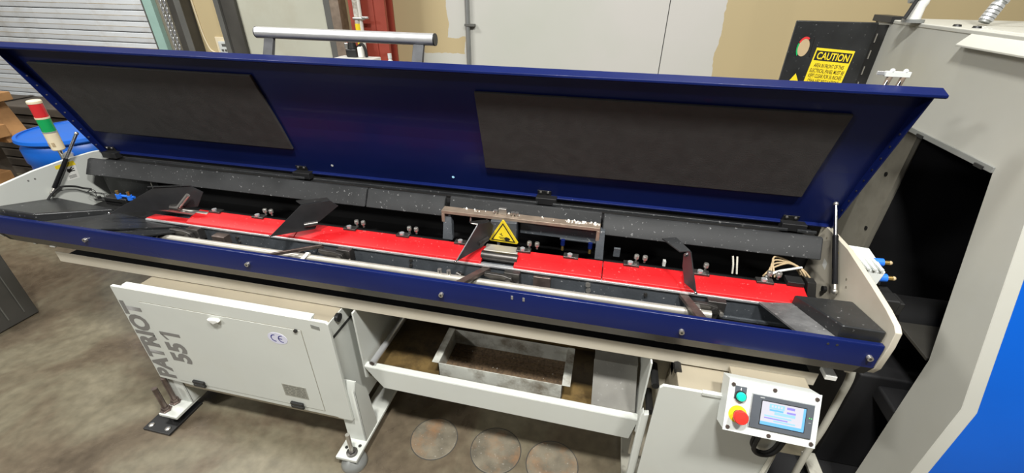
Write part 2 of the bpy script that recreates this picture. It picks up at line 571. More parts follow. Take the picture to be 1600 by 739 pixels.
# roll-up door of interlocking slats
d1 = bpy.data.objects.new('door_1', None)
COL.objects.link(d1)
d1.location = (-5.9, WY, 0)
struct(d1)
pitch = 0.0865
sl = rs = None
for i in range(27):
    z0 = i * pitch + 0.006
    if sl is None:
        prof = [(WY + 0.03, z0), (WY - 0.018, z0), (WY - 0.022, z0 + 0.006), (WY - 0.025, z0 + 0.040), (WY - 0.0245, z0 + 0.046), (WY - 0.022, z0 + 0.074), (WY - 0.016, z0 + 0.080), (WY + 0.03, z0 + 0.080)]
        sl = MB().prism(prof, 'x', -8.2, -3.88).build('slat', 'slat', d1)
        rs = MB().box(-8.2, -3.88, WY - 0.0256, WY - 0.018, z0 + 0.0400, z0 + 0.0440).build('rust_line', 'rust', sl)
        rs.parent = sl
    else:
        s2 = sl.copy()
        COL.objects.link(s2)
        s2.parent = d1
        s2.location = (0, 0, i * pitch)
        r2 = rs.copy()
        COL.objects.link(r2)
        r2.parent = s2
MB().box(-8.2, -3.88, WY + 0.03, WY + 0.05, 0, 2.5).build('backing', 'gap', d1)

t1 = struct(MB().box(-3.885, -3.795, WY - 0.07, WY + 0.02, 0, 2.6).build('trim_1', 'greenstrip'))
MB().box(-3.895, -3.885, WY - 0.075, WY + 0.02, 0, 2.6).build('door_guide', 'postgrey', t1)
struct(MB().box(-3.795, -3.60, WY - 0.03, WY + 0.02, 0, 2.6).build('trim_2', 'taupe'))
t3 = struct(MB().box(-3.60, -3.475, WY - 0.10, WY + 0.02, 0, 2.6).build('trim_3', 'postdark'))
MB().box(-3.535, -3.475, WY - 0.105, WY - 0.10, 0, 2.6).build('flange', 'postgrey', t3)
# dark framed sliding door with pale panel
d2 = bpy.data.objects.new('door_2', None)
COL.objects.link(d2)
d2.location = (-2.6, WY, 0)
struct(d2)
MB().box(-3.16, -3.115, WY - 0.10, WY, 0, 2.6).build('stile', 'postgrey', d2)
MB().box(-3.115, -2.985, WY - 0.08, WY, 0, 2.6).build('stile', 'postdark', d2)
MB().box(-2.985, -2.20, WY - 0.05, WY, 0, 2.6).build('door_leaf', 'doorpanel', d2)
MB().box(-2.20, -2.135, WY - 0.08, WY, 0, 2.6).build('stile', 'postgrey', d2)
MB().box(-2.135, -2.06, WY - 0.10, WY, 0, 2.6).build('stile', 'bar_brown', d2)
# red steel column, an I-section
t4 = struct(MB().box(-1.96, -1.665, WY - 0.035, WY - 0.012, 0, 3.5).build('trim_4', 'redcol'))
MB().box(-1.735, -1.715, WY - 0.25, WY - 0.035, 0, 3.5).build('web', 'redcol', t4)
MB().box(-1.875, -1.600, WY - 0.275, WY - 0.25, 0, 3.5).build('flange', 'redcol', t4)
MB().box(-1.690, -1.684, WY - 0.281, WY - 0.275, 0, 3.5).build('rib', 'redcol', t4)

# ================================================================== ON THE BACK WALL
kp = thing('door_keypad', 'small white keypad on tan wall left of the dark door frame', 'keypad', (-3.24, WY, 1.0))
MB().box(-3.335, -3.165, WY - 0.012, WY, 1.06, 1.29).build('backplate', 'cream', kp, 0.004)
MB().box(-3.285, -3.165, WY - 0.045, WY - 0.012, 1.07, 1.26).build('body', 'panelwhite', kp, 0.006)
MB().box(-3.25, -3.21, WY - 0.047, WY - 0.045, 1.222, 1.242).build('display', 'postgrey', kp)
for r_ in range(4):
    for c_ in range(3):
        MB().box(-3.262 + c_ * 0.03, -3.244 + c_ * 0.03, WY - 0.050, WY - 0.045, 1.185 - r_ * 0.028, 1.20 - r_ * 0.028).build('key', 'postgrey', kp)
MB().tube([(-3.46, WY - 0.005, 2.2), (-3.455, WY - 0.005, 1.45), (-3.43, WY - 0.005, 1.22), (-3.38, WY - 0.005, 1.165), (-3.29, WY - 0.01, 1.165)], 0.006).build('wire', 'cream', kp, smooth=True)

ch = thing('hoist_chain', 'steel loop chain hanging beside the roll-up door', 'chain', (-3.70, WY - 0.06, 0.3))
mb = MB()
zc = 0.35
k = 0
while zc < 2.5:
    for xo in (-3.715, -3.675):
        if k % 2 == 0:
            mb.tube([(xo - 0.008, WY - 0.06, zc), (xo - 0.008, WY - 0.06, zc + 0.02), (xo, WY - 0.06, zc + 0.028), (xo + 0.008, WY - 0.06, zc + 0.02), (xo + 0.008, WY - 0.06, zc), (xo, WY - 0.06, zc - 0.008), (xo - 0.008, WY - 0.06, zc)], 0.0045, 5, 1)
        else:
            mb.tube([(xo, WY - 0.068, zc), (xo, WY - 0.068, zc + 0.02), (xo, WY - 0.06, zc + 0.028), (xo, WY - 0.052, zc + 0.02), (xo, WY - 0.052, zc), (xo, WY - 0.06, zc - 0.008), (xo, WY - 0.068, zc)], 0.0045, 5, 1)
    zc += 0.028
    k += 1
lk = mb.build('links', 'alu', ch, smooth=True)
lk['kind'] = 'stuff'

cd = thing('conduit', 'thin grey conduit running up the white wall patch', 'conduit', (-1.08, WY, 0))
MB().cyl((-1.085, WY - 0.018, 0.0), (-1.085, WY - 0.018, 3.4), 0.017, n=12).build('pipe', 'conduit', cd, smooth=True)
MB().box(-1.105, -1.03, WY - 0.038, WY, 1.435, 1.45).build('strap', 'postgrey', cd)

pp = thing('riser_pipe', 'white flaking pipe with yellow band in front of the red column', 'pipe', (-1.79, WY - 0.32, 0))
MB().cyl((-1.795, WY - 0.32, 0.0), (-1.795, WY - 0.32, 3.0), 0.020, n=14).build('pipe', 'pipe_flaky', pp, smooth=True)
MB().cyl((-1.765, WY - 0.325, 0.0), (-1.765, WY - 0.325, 3.0), 0.012, n=10).build('hose', 'pipe_white', pp, smooth=True)
MB().cyl((-1.795, WY - 0.32, 1.40), (-1.795, WY - 0.32, 1.452), 0.0215, n=14).build('yellow_band', 'yellow', pp, smooth=True)
MB().cyl((-1.795, WY - 0.32, 1.315), (-1.795, WY - 0.32, 1.335), 0.0215, n=14).build('yellow_band', 'yellow', pp, smooth=True)
MB().cyl((-1.815, WY - 0.335, 1.485), (-1.725, WY - 0.34, 1.485), 0.010, n=10).build('valve', 'steel', pp, smooth=True)
MB().box(-1.74, -1.69, WY - 0.36, WY - 0.34, 1.485, 1.50).build('valve_lever', 'steel', pp, 0.004)

# ================================================================== BEHIND THE MACHINE
bn = thing('side_bench', 'white topped bench standing behind the open blue lid', 'bench', (-1.8, 2.95, 0))
MB().box(-1.90, -1.615, 2.72, 3.01, 1.225, 1.250).build('bench_top', 'labelwhite', bn, 0.004)
MB().box(-1.88, -1.64, 2.74, 3.00, 0.30, 1.225).build('body', 'panelwhite', bn, 0.004)
for sx in (-1.88, -1.67):
    for sy in (2.74, 2.97):
        MB().box(sx, sx + 0.03, sy, sy + 0.03, 0, 0.30).build('leg', 'postgrey', bn)
vm = thing('valve_manifold', 'black valve with hoses standing on the white bench below the handle bar', 'valve', (-1.78, 2.95, 1.250))
MB().box(-1.83, -1.75, 2.92, 3.00, 1.250, 1.305).build('body', 'blackplastic', vm, 0.01)
MB().cyl((-1.79, 2.95, 1.305), (-1.79, 2.95, 1.345), 0.032, 0.026).build('solenoid', 'blackplastic', vm, smooth=True)
MB().tube([(-1.76, 2.97, 1.31), (-1.72, 2.96, 1.335), (-1.70, 2.96, 1.305), (-1.695, 2.96, 1.252)], 0.010).build('hose', 'rubber', vm, smooth=True)
MB().box(-1.74, -1.705, 2.92, 2.95, 1.250, 1.32).build('filter_bowl', 'labelwhite', vm, 0.008)
MB().box(-1.85, -1.82, 2.95, 2.99, 1.30, 1.34).build('fitting', 'steel', vm, 0.006)
MB().cyl((-1.85, 2.97, 1.33), (-1.78, 2.97, 1.348), 0.008).build('red_cap', 'lens_red', vm, smooth=True)
st = thing('stool', 'grey stool behind the lid carrying a small bottle', 'stool', (-1.45, 2.8, 0))
MB().lathe([(0.13, 1.13), (0.135, 1.14), (0.135, 1.155), (0.12, 1.16), (0.001, 1.16)], (-1.46, 2.90, 0), 28).build('seat', 'postgrey', st, smooth=True)
for a in range(4):
    t = a * math.pi / 2 + 0.5
    MB().cyl((-1.46 + 0.17 * math.cos(t), 2.90 + 0.17 * math.sin(t), 0), (-1.46 + 0.08 * math.cos(t), 2.90 + 0.08 * math.sin(t), 1.135), 0.012, n=10).build('leg', 'postgrey', st, smooth=True)
bt = thing('spray_bottle', 'small white bottle with cap peeking over the lid edge', 'bottle', (-1.50, 2.92, 1.16))
MB().lathe([(0.020, 0), (0.022, 0.004), (0.022, 0.075), (0.010, 0.090), (0.010, 0.098)], (-1.50, 2.92, 1.16), 18).build('body', 'labelwhite', bt, smooth=True)
MB().cyl((-1.50, 2.92, 1.256), (-1.50, 2.92, 1.288), 0.013).build('cap', 'panelwhite', bt, smooth=True)
MB().cyl((-1.50, 2.92, 1.19), (-1.50, 2.92, 1.23), 0.0224, n=18).build('paper_label', 'postgrey', bt, smooth=True)

# ---- drum
DX, DY, DR = -3.32, 2.085, 0.285
dm = thing('plastic_drum', 'open blue plastic drum standing behind the left end of the machine', 'drum', (DX, DY, 0))
prof = [(0.10, 0.0), (DR - 0.03, 0.0), (DR - 0.012, 0.03), (DR - 0.008, 0.30), (DR + 0.004, 0.315), (DR + 0.004, 0.335), (DR - 0.008, 0.35), (DR - 0.006, 0.60), (DR + 0.006, 0.615), (DR + 0.006, 0.635), (DR - 0.006, 0.65), (DR - 0.012, 0.70), (DR, 0.72), (DR, 0.80), (DR - 0.02, 0.835), (DR + 0.004, 0.845), (DR + 0.006, 0.862), (DR - 0.014, 0.866), (DR - 0.022, 0.845), (DR - 0.03, 0.70), (DR - 0.03, 0.10), (0.02, 0.08)]
MB().lathe(prof, (DX, DY, 0), 48).build('shell', 'drum', dm, smooth=True)
rim = MB()
for k in range(48):
    a0, a1 = 2 * math.pi * k / 48, 2 * math.pi * (k + 1) / 48
rim.lathe([(DR + 0.004, 0.842), (DR + 0.010, 0.850), (DR + 0.006, 0.868), (DR - 0.012, 0.870), (DR - 0.012, 0.866), (DR + 0.002, 0.862)], (DX, DY, 0), 48)
rim.build('rim', 'drum', dm, smooth=True)
MB().cyl((DX + 0.20, DY - 0.22, 0.79), (DX + 0.215, DY - 0.237, 0.79), 0.022, n=18).build('bung', 'alu', dm, smooth=True)

# ---- timber
tb = thing('timber_crate', 'raw pine crate of stepped boards left of the blue drum', 'crate', (-4.6, 2.6, 0))
MB().box(-5.6, -4.46, 2.30, 2.50, 0.895, 0.955).build('board', 'wood', tb, 0.004)
MB().hexa([(-5.6, 2.34, 0.60), (-4.47, 2.34, 0.60), (-4.47, 2.5, 0.60), (-5.6, 2.5, 0.60)], [(-5.6, 2.34, 0.895), (-4.58, 2.34, 0.895), (-4.58, 2.5, 0.895), (-5.6, 2.5, 0.895)]).build('block', 'wood', tb, 0.004)
MB().box(-5.7, -4.44, 2.20, 2.36, 0.655, 0.745).build('board', 'wood', tb, 0.004)
MB().box(-5.7, -4.62, 2.22, 2.36, 0.57, 0.655).build('board', 'wood', tb, 0.004)
MB().box(-5.7, -4.75, 2.20, 2.40, 0.03, 0.33).build('skid', 'wood', tb, 0.004)
MB().box(-5.6, -4.9, 2.40, 2.5, 0.0, 0.60).build('post', 'oldwood', tb, 0.004)
for j, (x0, x1, y0, n_) in enumerate(((-6.0, -4.28, 2.95, 8),)):
    pk = thing('plank_stack', 'stack of weathered grey planks behind the pine crate', 'planks', (-5.0, 3.1, 0))
    for i in range(n_):
        jx = random.uniform(-0.05, 0.05)
        MB().box(x0 + jx, x1 + jx, y0 + random.uniform(-0.02, 0.02), 3.30, i * 0.088 + 0.002, i * 0.088 + 0.074).build('plank', 'oldwood', pk, 0.004)
    for xx in (-5.6, -4.6):
        MB().box(xx, xx + 0.06, 2.98, 3.28, 0.70, 0.702).build('batten', 'oldwood', pk)

# ---- dark bin at the lower left
bi = thing('steel_bin', 'dark grey sheet steel bin at the left edge by the floor', 'bin', (-3.4, 1.2, 0))
MB().box(-3.75, -3.125, 1.095, 1.345, 0.004, 0.66).build('body', 'bin', bi, 0.006)
MB().box(-3.122, -3.120, 1.21, 1.216, 0.05, 0.60).build('seam', 'postgrey', bi)
MB().box(-3.122, -3.120, 1.285, 1.29, 0.05, 0.60).build('seam', 'postgrey', bi)
MB().box(-3.77, -3.11, 1.085, 1.355, 0.66, 0.672).build('lid', 'bin', bi, 0.003)

# ================================================================== THE BAR FEEDER
BF = thing('bar_feeder', 'long navy and white bar feeder with its lid propped open', 'machine', (-0.78, 1.25, 0))

# ---- feet
for nm, x0, x1, y0 in (('l', -1.758, -1.665, 0.893), ('c', -0.900, -0.808, 0.888), ('r', 0.213, 0.300, 1.01), ('e', 0.935, 0.985, 1.14)):
    MB().box(x0, x1, y0, 1.34 if x0 > 0.5 else 1.78, 0.05, 0.065).build('foot_plate', 'white' if x0 < 0 else 'foot_paint', BF, 0.003)
ft = MB().lathe([(0.001, 0.0), (0.050, 0.0), (0.052, 0.008), (0.046, 0.026), (0.026, 0.040), (0.018, 0.049), (0.001, 0.049)], (-0.843, 0.918, 0), 32).build('leveling_foot', 'conduit', BF, smooth=True)
MB().cyl((-0.843, 0.918, 0.04), (-0.843, 0.918, 0.178), 0.0085).build('stud', 'steel', ft, smooth=True)
MB().lathe([(0.022, 0.065), (0.022, 0.072), (0.014, 0.074), (0.014, 0.080), (0.001, 0.080)], (-0.843, 0.918, 0), 20).build('washer', 'dark_steel', ft, smooth=True)
for hx, hy in ((-0.877, 0.935), (-0.828, 0.952)):
    MB().cyl((hx, hy, 0.0652), (hx, hy, 0.0658), 0.007).build('bolt_hole', 'gap', ft)
ap = MB().box(-1.815, -1.676, 0.846, 1.02, 0, 0.012).build('anchor_plate', 'blackplastic', BF, 0.003)
for bx, by in ((-1.79, 0.868), (-1.705, 0.868)):
    MB().lathe([(0.011, 0.012), (0.011, 0.016), (0.006, 0.018), (0.001, 0.018)], (bx, by, 0), 14).build('anchor_bolt', 'steel', ap, smooth=True)
MB().lathe([(0.026, 0.012), (0.026, 0.045), (0.02, 0.05), (0.001, 0.05)], (-1.715, 0.925, 0), 20).build('isolator', 'blackplastic', ap, smooth=True)
for bx, by, zt in ((-1.742, 0.918, 0.200), (-1.738, 0.962, 0.215)):
    s_ = MB().cyl((bx, by, 0.05), (bx, by, zt), 0.0105).build('jack_stud', 'brown_steel', BF, smooth=True)
    MB().lathe([(0.023, 0.065), (0.023, 0.070), (0.016, 0.072), (0.016, 0.086), (0.001, 0.086)], (bx, by, 0), 6).build('nut', 'brown_steel', s_)

# ---- pedestals
for x0, x1 in ((-1.748, -1.662), (-0.893, -0.812)):
    MB().prism([(0.976, 0.065), (0.976, 0.36), (0.995, 0.395), (1.00, 0.395), (0.982, 0.36), (0.982, 0.065)], 'x', x0, x1).build('leg_post', 'white', BF, 0.002)
    MB().prism([(0.976, 0.065), (0.976, 0.36), (0.995, 0.395), (1.05, 0.30), (1.07, 0.065)], 'x', x1 - 0.005, x1).build('leg_flange', 'white', BF, 0.001)
MB().box(-1.702, -0.866, 0.98, 1.62, 0.168, 0.676).build('cabinet_body', 'frame_shaded', BF, 0.003)
MB().box(-0.866, -0.862, 0.98, 1.62, 0.168, 0.674).build('side_panel', 'white', BF, 0.001)
MB().box(-0.8622, -0.8605, 0.985, 1.30, 0.600, 0.612).build('side_gap', 'gap', BF)
MB().cyl((-0.8625, 1.04, 0.665), (-0.850, 1.04, 0.665), 0.016).build('cable_gland', 'blackplastic', BF, smooth=True)
cp = MB().prism([(-1.75, 0.702), (-1.748, 0.706), (-0.85, 0.706), (-0.84, 0.698), (-0.84, 0.203), (-0.90, 0.203), (-0.905, 0.208), (-1.55, 0.208), (-1.75, 0.22)], 'y', 0.962, 0.974).build('cabinet_panel', 'white', BF, 0.002)
MB().prism([(0.962, 0.698), (0.964, 0.708), (0.972, 0.714), (0.99, 0.714), (0.99, 0.708), (0.974, 0.700)], 'x', -1.70, -0.905).build('top_flange', 'white', cp, 0.0015)
MB().hexa([(-0.908, 0.9605, 0.674), (-0.876, 0.9605, 0.669), (-0.876, 0.9622, 0.669), (-0.908, 0.9622, 0.674)], [(-0.908, 0.9605, 0.688), (-0.876, 0.9605, 0.683), (-0.876, 0.9622, 0.683), (-0.908, 0.9622, 0.688)]).build('slot', 'conduit', cp, 0.0)
# access door sits flush inside a dark joint
MB().box(-1.642, -0.954, 0.9615, 0.9625, 0.230, 0.652).build('door_joint', 'taupe', cp)
ad = MB().box(-1.640, -0.956, 0.9600, 0.9625, 0.232, 0.650).build('access_door', 'white', BF, 0.0008)
for hx, hz in ((-1.535, 0.240), (-1.072, 0.238)):
    hg = MB().box(hx - 0.028, hx + 0.028, 0.950, 0.9605, hz - 0.016, hz - 0.001).build('hinge', 'blackplastic', ad, 0.003)
    MB().box(hx - 0.028, hx + 0.028, 0.950, 0.9605, hz + 0.001, hz + 0.016).build('hinge', 'blackplastic', ad, 0.003)
MB().prism([(-1.335, 0.637), (-1.29, 0.642), (-1.283, 0.632), (-1.312, 0.616)], 'y', 0.945, 0.9605).build('latch', 'labelwhite', ad, 0.004)
MB().cyl((-0.974, 0.9605, 0.648), (-0.974, 0.955, 0.648), 0.007).build('lock', 'blackplastic', ad, smooth=True)
xf = lambda x, z, y=0.9597: frame((x, y, z), (1, 0, 0), (0, 0, 1))
mb = MB()
mb.prism([(-1.062 + 0.040 * math.cos(a * math.pi / 14), 0.593 + 0.027 * math.sin(a * math.pi / 14)) for a in range(28)], 'y', 0.9592, 0.9602)
lab(mb.build('oval_sticker', 'lav', ad), 'pale lavender oval sticker')
# CE conformity mark: two arcs and the bar of the E
ce = MB()


def arc(mb_, cx, cz, r, a0, a1, t, y, n=12):
    for k_ in range(n):
        t0 = a0 + (a1 - a0) * k_ / n
        t1 = a0 + (a1 - a0) * (k_ + 1) / n
        mb_.poly([(cx + q * math.cos(a), y, cz + q * math.sin(a)) for q, a in ((r - t, t0), (r - t, t1), (r, t1), (r, t0))], [(0, 1, 2, 3)])


arc(ce, -1.073, 0.593, 0.017, R(80), R(280), 0.0042, 0.9590)
arc(ce, -1.043, 0.593, 0.017, R(80), R(280), 0.0042, 0.9590)
ce.poly([(-1.060, 0.9590, 0.591), (-1.043, 0.9590, 0.591), (-1.043, 0.9590, 0.595), (-1.060, 0.9590, 0.595)], [(0, 1, 2, 3)])
ce.build('ce_mark', 'ceink', ad)
npl = MB().box(-1.116, -1.012, 0.9590, 0.9602, 0.283, 0.348).build('nameplate', 'nameplate', ad)
mb = MB()
for r_ in range(6):
    xx = -1.110
    while xx < -1.02:
        ln = random.uniform(0.008, 0.028)
        mb.box(xx, min(xx + ln, -1.018), 0.9586, 0.9591, 0.339 - r_ * 0.0095, 0.3425 - r_ * 0.0095)
        xx += ln + 0.006
o = mb.build('engraving', 'plate_ink', ad)
o['kind'] = 'stuff'
rot = lambda x, z, y: frame((x, y, z), (0, 0, 1), (-1, 0, 0))
text('lettering', 'PATRIOT', 0.405, 0.092, rot(-1.698, 0.438, 0.9618), 'letter', cp, bold=0.045)
text('lettering', '55', 0.110, 0.094, rot(-1.568, 0.406, 0.9598), 'letter', ad, bold=0.045)
# the figure 1 with its flag, lying on its side like the rest
mb = MB()
mb.poly([(-1.615, 0.9592, 0.496), (-1.521, 0.9592, 0.496), (-1.521, 0.9592, 0.512), (-1.615, 0.9592, 0.512)], [(0, 1, 2, 3)])
mb.poly([(-1.615, 0.9592, 0.498), (-1.604, 0.9592, 0.498), (-1.584, 0.9592, 0.472), (-1.597, 0.9592, 0.472)], [(0, 1, 2, 3)])
mb.build('lettering', 'letter', ad)

# right pedestal
MB().box(0.30, 0.575, 0.985, 1.60, 0.09, 0.672).build('pedestal_body', 'frame_shaded', BF, 0.004)
rp = MB().prism([(0.243, 0.07), (0.243, 0.678), (0.252, 0.690), (0.36, 0.690), (0.36, 0.694), (0.53, 0.694), (0.615, 0.694), (0.615, 0.07)], 'y', 0.962, 0.972).build('pedestal_panel', 'white', BF, 0.0025)
MB().box(0.36, 0.53, 0.958, 0.962, 0.683, 0.694).build('top_edge', 'white', rp, 0.001)
MB().prism([(0.238, 0.07), (0.214, 0.07), (0.214, 0.53), (0.219, 0.545), (0.224, 0.53), (0.238, 0.535)], 'y', 0.980, 1.0).build('leg_post', 'white', BF, 0.003)
MB().box(0.30, 0.62, 1.085, 1.13, 0.610, 0.678).build('mount_rail', 'frame_shaded', BF, 0.002)
MB().box(0.235, 0.30, 1.14, 1.15, 0.10, 0.70).build('mount_web', 'beige', BF, 0.002)
for bx, bz in ((0.303, 0.676), (0.250, 0.595), (0.253, 0.470)):
    MB().cyl((bx, 1.145, bz), (bx, 1.045, bz), 0.0125, n=8).build('hex_bolt', 'blackplastic', BF)

# ---- main beam under the trough
mbm = MB().prism([(1.075, 0.680), (1.075, 0.728), (1.078, 0.728), (1.078, 0.683), (1.15, 0.683), (1.15, 0.680)], 'x', -2.156, 0.690).build('main_beam', 'beige', BF, 0.001)
MB().box(-2.150, 0.686, 1.081, 1.148, 0.684, 0.698).build('beam_shade_fill', 'dark', mbm)  # near-black filler painting the shade behind the beam front
MB().box(-2.05, 0.66, 1.44, 1.50, 0.68, 0.769).build('rear_beam', 'beige', BF, 0.003)
for bx in (-1.75, -0.9, 0.2, 0.6):
    MB().box(bx, bx + 0.06, 1.152, 1.46, 0.684, 0.70).build('cross_member', 'beige', BF, 0.002)
MB().box(0.70, 0.73, 1.06, 1.10, 0.724, 0.740).build('rail_stub', 'labelwhite', BF, 0.002)
MB().box(-2.12, -2.09, 1.05, 1.09, 0.770, 0.776).build('rail_stub', 'labelwhite', BF, 0.002)

# ---- trough
XL, XR = -2.325, 0.778
MB().prism([(1.031, 0.822), (1.052, 0.777), (1.075, 0.770), (1.555, 0.770), (1.555, 0.985), (1.549, 0.985), (1.549, 0.776), (1.077, 0.776), (1.056, 0.781), (1.036, 0.824)], 'x', XL, XR).build('trough', 'dark', BF)
MB().prism([(1.0305, 0.821), (1.0515, 0.7765), (1.062, 0.7725), (1.0620, 0.7735), (1.0525, 0.7780), (1.0315, 0.8220)], 'x', XL + 0.03, XR - 0.03).build('trough_lip', 'lip_grey', BF)
fr = MB().prism([(1.030, 0.818), (1.030, 0.890), (1.033, 0.896), (1.046, 0.896), (1.047, 0.890), (1.036, 0.889), (1.036, 0.818)], 'x', XL + 0.01, XR - 0.002).build('front_rail', 'navy_rail', BF, 0.0015)
for bx, bz in ((-1.859, 0.853), (-1.155, 0.854), (-0.448, 0.850), (0.278, 0.848), (0.752, 0.856)):
    bo = MB().cyl((bx, 1.030, bz), (bx, 1.020, bz), 0.0075, n=12).build('cap_bolt', 'steel', fr, smooth=True)
    MB().cyl((bx, 1.0203, bz), (bx, 1.0196, bz), 0.0035, n=6).build('socket', 'gap', bo)
for bx, bz in ((-0.220, 0.877), (-0.184, 0.876)):
    MB().box(bx - 0.0035, bx + 0.0035, 1.0285, 1.0302, bz - 0.007, bz + 0.007).build('rivet', 'letter', fr, 0.002)
for bx, bz in ((0.646, 0.880), (0.668, 0.880)):
    MB().cyl((bx, 1.0305, bz), (bx, 1.0293, bz), 0.0035, n=8).build('hole', 'gap', fr)

# ---- end panels
EP = [(1.045, 0.79), (1.030, 0.82), (1.026, 0.90), (1.030, 0.945), (1.046, 0.956), (1.10, 0.968), (1.19, 0.980), (1.36, 0.998), (1.555, 0.992), (1.555, 0.71), (1.12, 0.71), (1.10, 0.79)]
EL = [(1.045, 0.79), (1.030, 0.82), (1.026, 0.90), (1.034, 0.930), (1.06, 0.955), (1.12, 0.984), (1.24, 0.999), (1.36, 1.005), (1.49, 1.002), (1.555, 0.992), (1.555, 0.71), (1.12, 0.71), (1.10, 0.79)]
er = MB().prism(EP, 'x', 0.779, 0.795).build('end_panel', 'beige', BF, 0.002)
el = MB().prism(EL, 'x', -2.345, -2.330).build('end_panel', 'white', BF, 0.002)
# hand-hazard sticker on the left end panel
mb = MB()
mb.poly([(-2.3296, y, z) for y, z in ((1.345, 0.985), (1.338, 0.915), (1.388, 0.912), (1.396, 0.980))], [(0, 1, 2, 3)])
mb.build('hazard_sticker', 'labelwhite', el)
mb = MB()
mb.poly([(-2.3294, y, z) for y, z in ((1.318, 0.992), (1.318, 0.977), (1.397, 0.971), (1.394, 0.992))], [(0, 1, 2, 3)])
mb.build('sticker_band', 'yellow', el)
mb = MB()
hand = [(1.352, 0.957), (1.358, 0.966), (1.366, 0.962), (1.377, 0.970), (1.378, 0.966), (1.369, 0.958), (1.383, 0.962), (1.384, 0.958), (1.370, 0.954), (1.384, 0.951), (1.383, 0.947), (1.366, 0.949), (1.358, 0.945)]
mb.poly([(-2.3293, y, z) for y, z in hand], [tuple(range(len(hand)))])
for r_ in range(3):
    mb.poly([(-2.3293, y, z) for y, z in ((1.350, 0.934 - r_ * 0.005), (1.380, 0.933 - r_ * 0.005), (1.380, 0.931 - r_ * 0.005), (1.350, 0.932 - r_ * 0.005))], [(0, 1, 2, 3)])
mb.build('hand_symbol', 'ink', el)
for y, z in ((1.209, 0.981), (1.233, 0.980)):
    MB().cyl((-2.3305, y, z - 0.012), (-2.3285, y, z - 0.012), 0.0035, n=8).build('rivet', 'letter', el)
mb = MB()
mb.poly([(0.7786, y, z) for y, z in ((1.42, 0.965), (1.42, 0.935), (1.392, 0.935), (1.392, 0.965))], [(0, 1, 2, 3)])
mb.build('yellow_sticker', 'yellow_dull', er)
mb = MB()
mb.poly([(0.7786, y, z) for y, z in ((1.455, 0.905), (1.452, 0.880), (1.425, 0.876), (1.428, 0.902))], [(0, 1, 2, 3)])
mb.build('white_sticker', 'labelwhite', er)
MB().cyl((0.779, 1.375, 0.832), (0.768, 1.375, 0.832), 0.010, n=12).build('black_plug', 'blackplastic', er, smooth=True)
for y, z in ((1.49, 0.965), (1.30, 0.925), (1.285, 0.905), (1.16, 0.885), (1.15, 0.868)):
    MB().cyl((0.7792, y, z), (0.7780, y, z), 0.004, n=8).build('rivet', 'taupe', er)

# ---- side platforms and ramps
MB().hexa([(0.672, 1.050, 0.87), (0.777, 1.050, 0.87), (0.777, 1.225, 0.86), (0.618, 1.225, 0.86)], [(0.672, 1.050, 0.931), (0.777, 1.050, 0.929), (0.777, 1.225, 0.897), (0.618, 1.225, 0.893)]).build('end_block', 'black', BF, 0.006)
MB().hexa([(0.585, 1.050, 0.876), (0.685, 1.050, 0.884), (0.628, 1.222, 0.858), (0.526, 1.212, 0.851)], [(0.585, 1.050, 0.882), (0.685, 1.050, 0.890), (0.628, 1.222, 0.864), (0.526, 1.212, 0.857)]).build('end_ramp', 'ramp_steel', BF)
MB().hexa([(-2.329, 1.050, 0.87), (-2.105, 1.050, 0.87), (-1.975, 1.245, 0.83), (-2.329, 1.275, 0.83)], [(-2.329, 1.055, 0.920), (-2.110, 1.055, 0.918), (-1.985, 1.240, 0.866), (-2.329, 1.270, 0.866)]).build('end_block', 'black', BF, 0.007)
MB().hexa([(-2.10, 1.048, 0.880), (-1.885, 1.048, 0.876), (-1.63, 1.212, 0.835), (-1.97, 1.242, 0.840)], [(-2.10, 1.048, 0.886), (-1.885, 1.048, 0.882), (-1.63, 1.212, 0.841), (-1.97, 1.242, 0.846)]).build('end_ramp', 'black', BF)
MB().hexa([(-1.84, 1.060, 0.862), (-1.70, 1.060, 0.858), (-1.60, 1.205, 0.826), (-1.66, 1.212, 0.828)], [(-1.84, 1.060, 0.868), (-1.70, 1.060, 0.864), (-1.60, 1.205, 0.832), (-1.66, 1.212, 0.834)]).build('end_ramp', 'black', BF)

# ---- drive tube, guide channel, liners
MB().cyl((-1.675, 1.158, 0.818), (0.385, 1.163, 0.818), 0.0135, n=20).build('drive_tube', 'tube', BF, smooth=True)
MB().box(-1.60, 0.66, 1.20, 1.208, 0.782, 0.792).build('lower_strip', 'slate', BF, 0.001)
gc = MB().box(-1.80, 0.70, 1.220, 1.34, 0.776, 0.846).build('guide_channel', 'slate', BF, 0.001)
MB().box(-1.80, 0.665, 1.2145, 1.23, 0.846, 0.8535).build('channel_lip', 'alu', BF, 0.001)
for bx, bz in ((-0.638, 0.829), (-0.640, 0.806), (0.001, 0.829), (0.004, 0.807), (-1.375, 0.822), (-1.372, 0.802), (0.19, 0.822)):
    MB().cyl((bx, 1.220, bz), (bx, 1.213, bz), 0.0085 if bx > -0.1 and bx < 0.1 else 0.006, n=12).build('cap_screw', 'steel' if abs(bx) < 0.1 else 'dark_steel', gc, smooth=True)
for x0, x1, z0, z1, d_ in ((-1.468, -1.41, 0.792, 0.832, 0.03), (-0.185, -0.125, 0.788, 0.838, 0.012)):
    MB().box(x0, x1, 1.220 - d_, 1.222, z0, z1).build('stop_block', 'brown_steel', gc, 0.002)


def liner(x0, x1, tilt=0.0):
    p0 = [(1.2195, 0.853), (1.2225, 0.8615), (1.255, 0.8725), (1.262, 0.8725), (1.298, 0.880), (1.300, 0.876), (1.300, 0.850)]
    MB().prism(p0, 'x', x0, x1).build('channel_liner', 'red', BF, 0.002)


liner(-1.605, -1.115)
liner(-1.113, -0.375)
liner(-0.258, 0.0415)
liner(0.0440, 0.335)
liner(0.3375, 0.672)
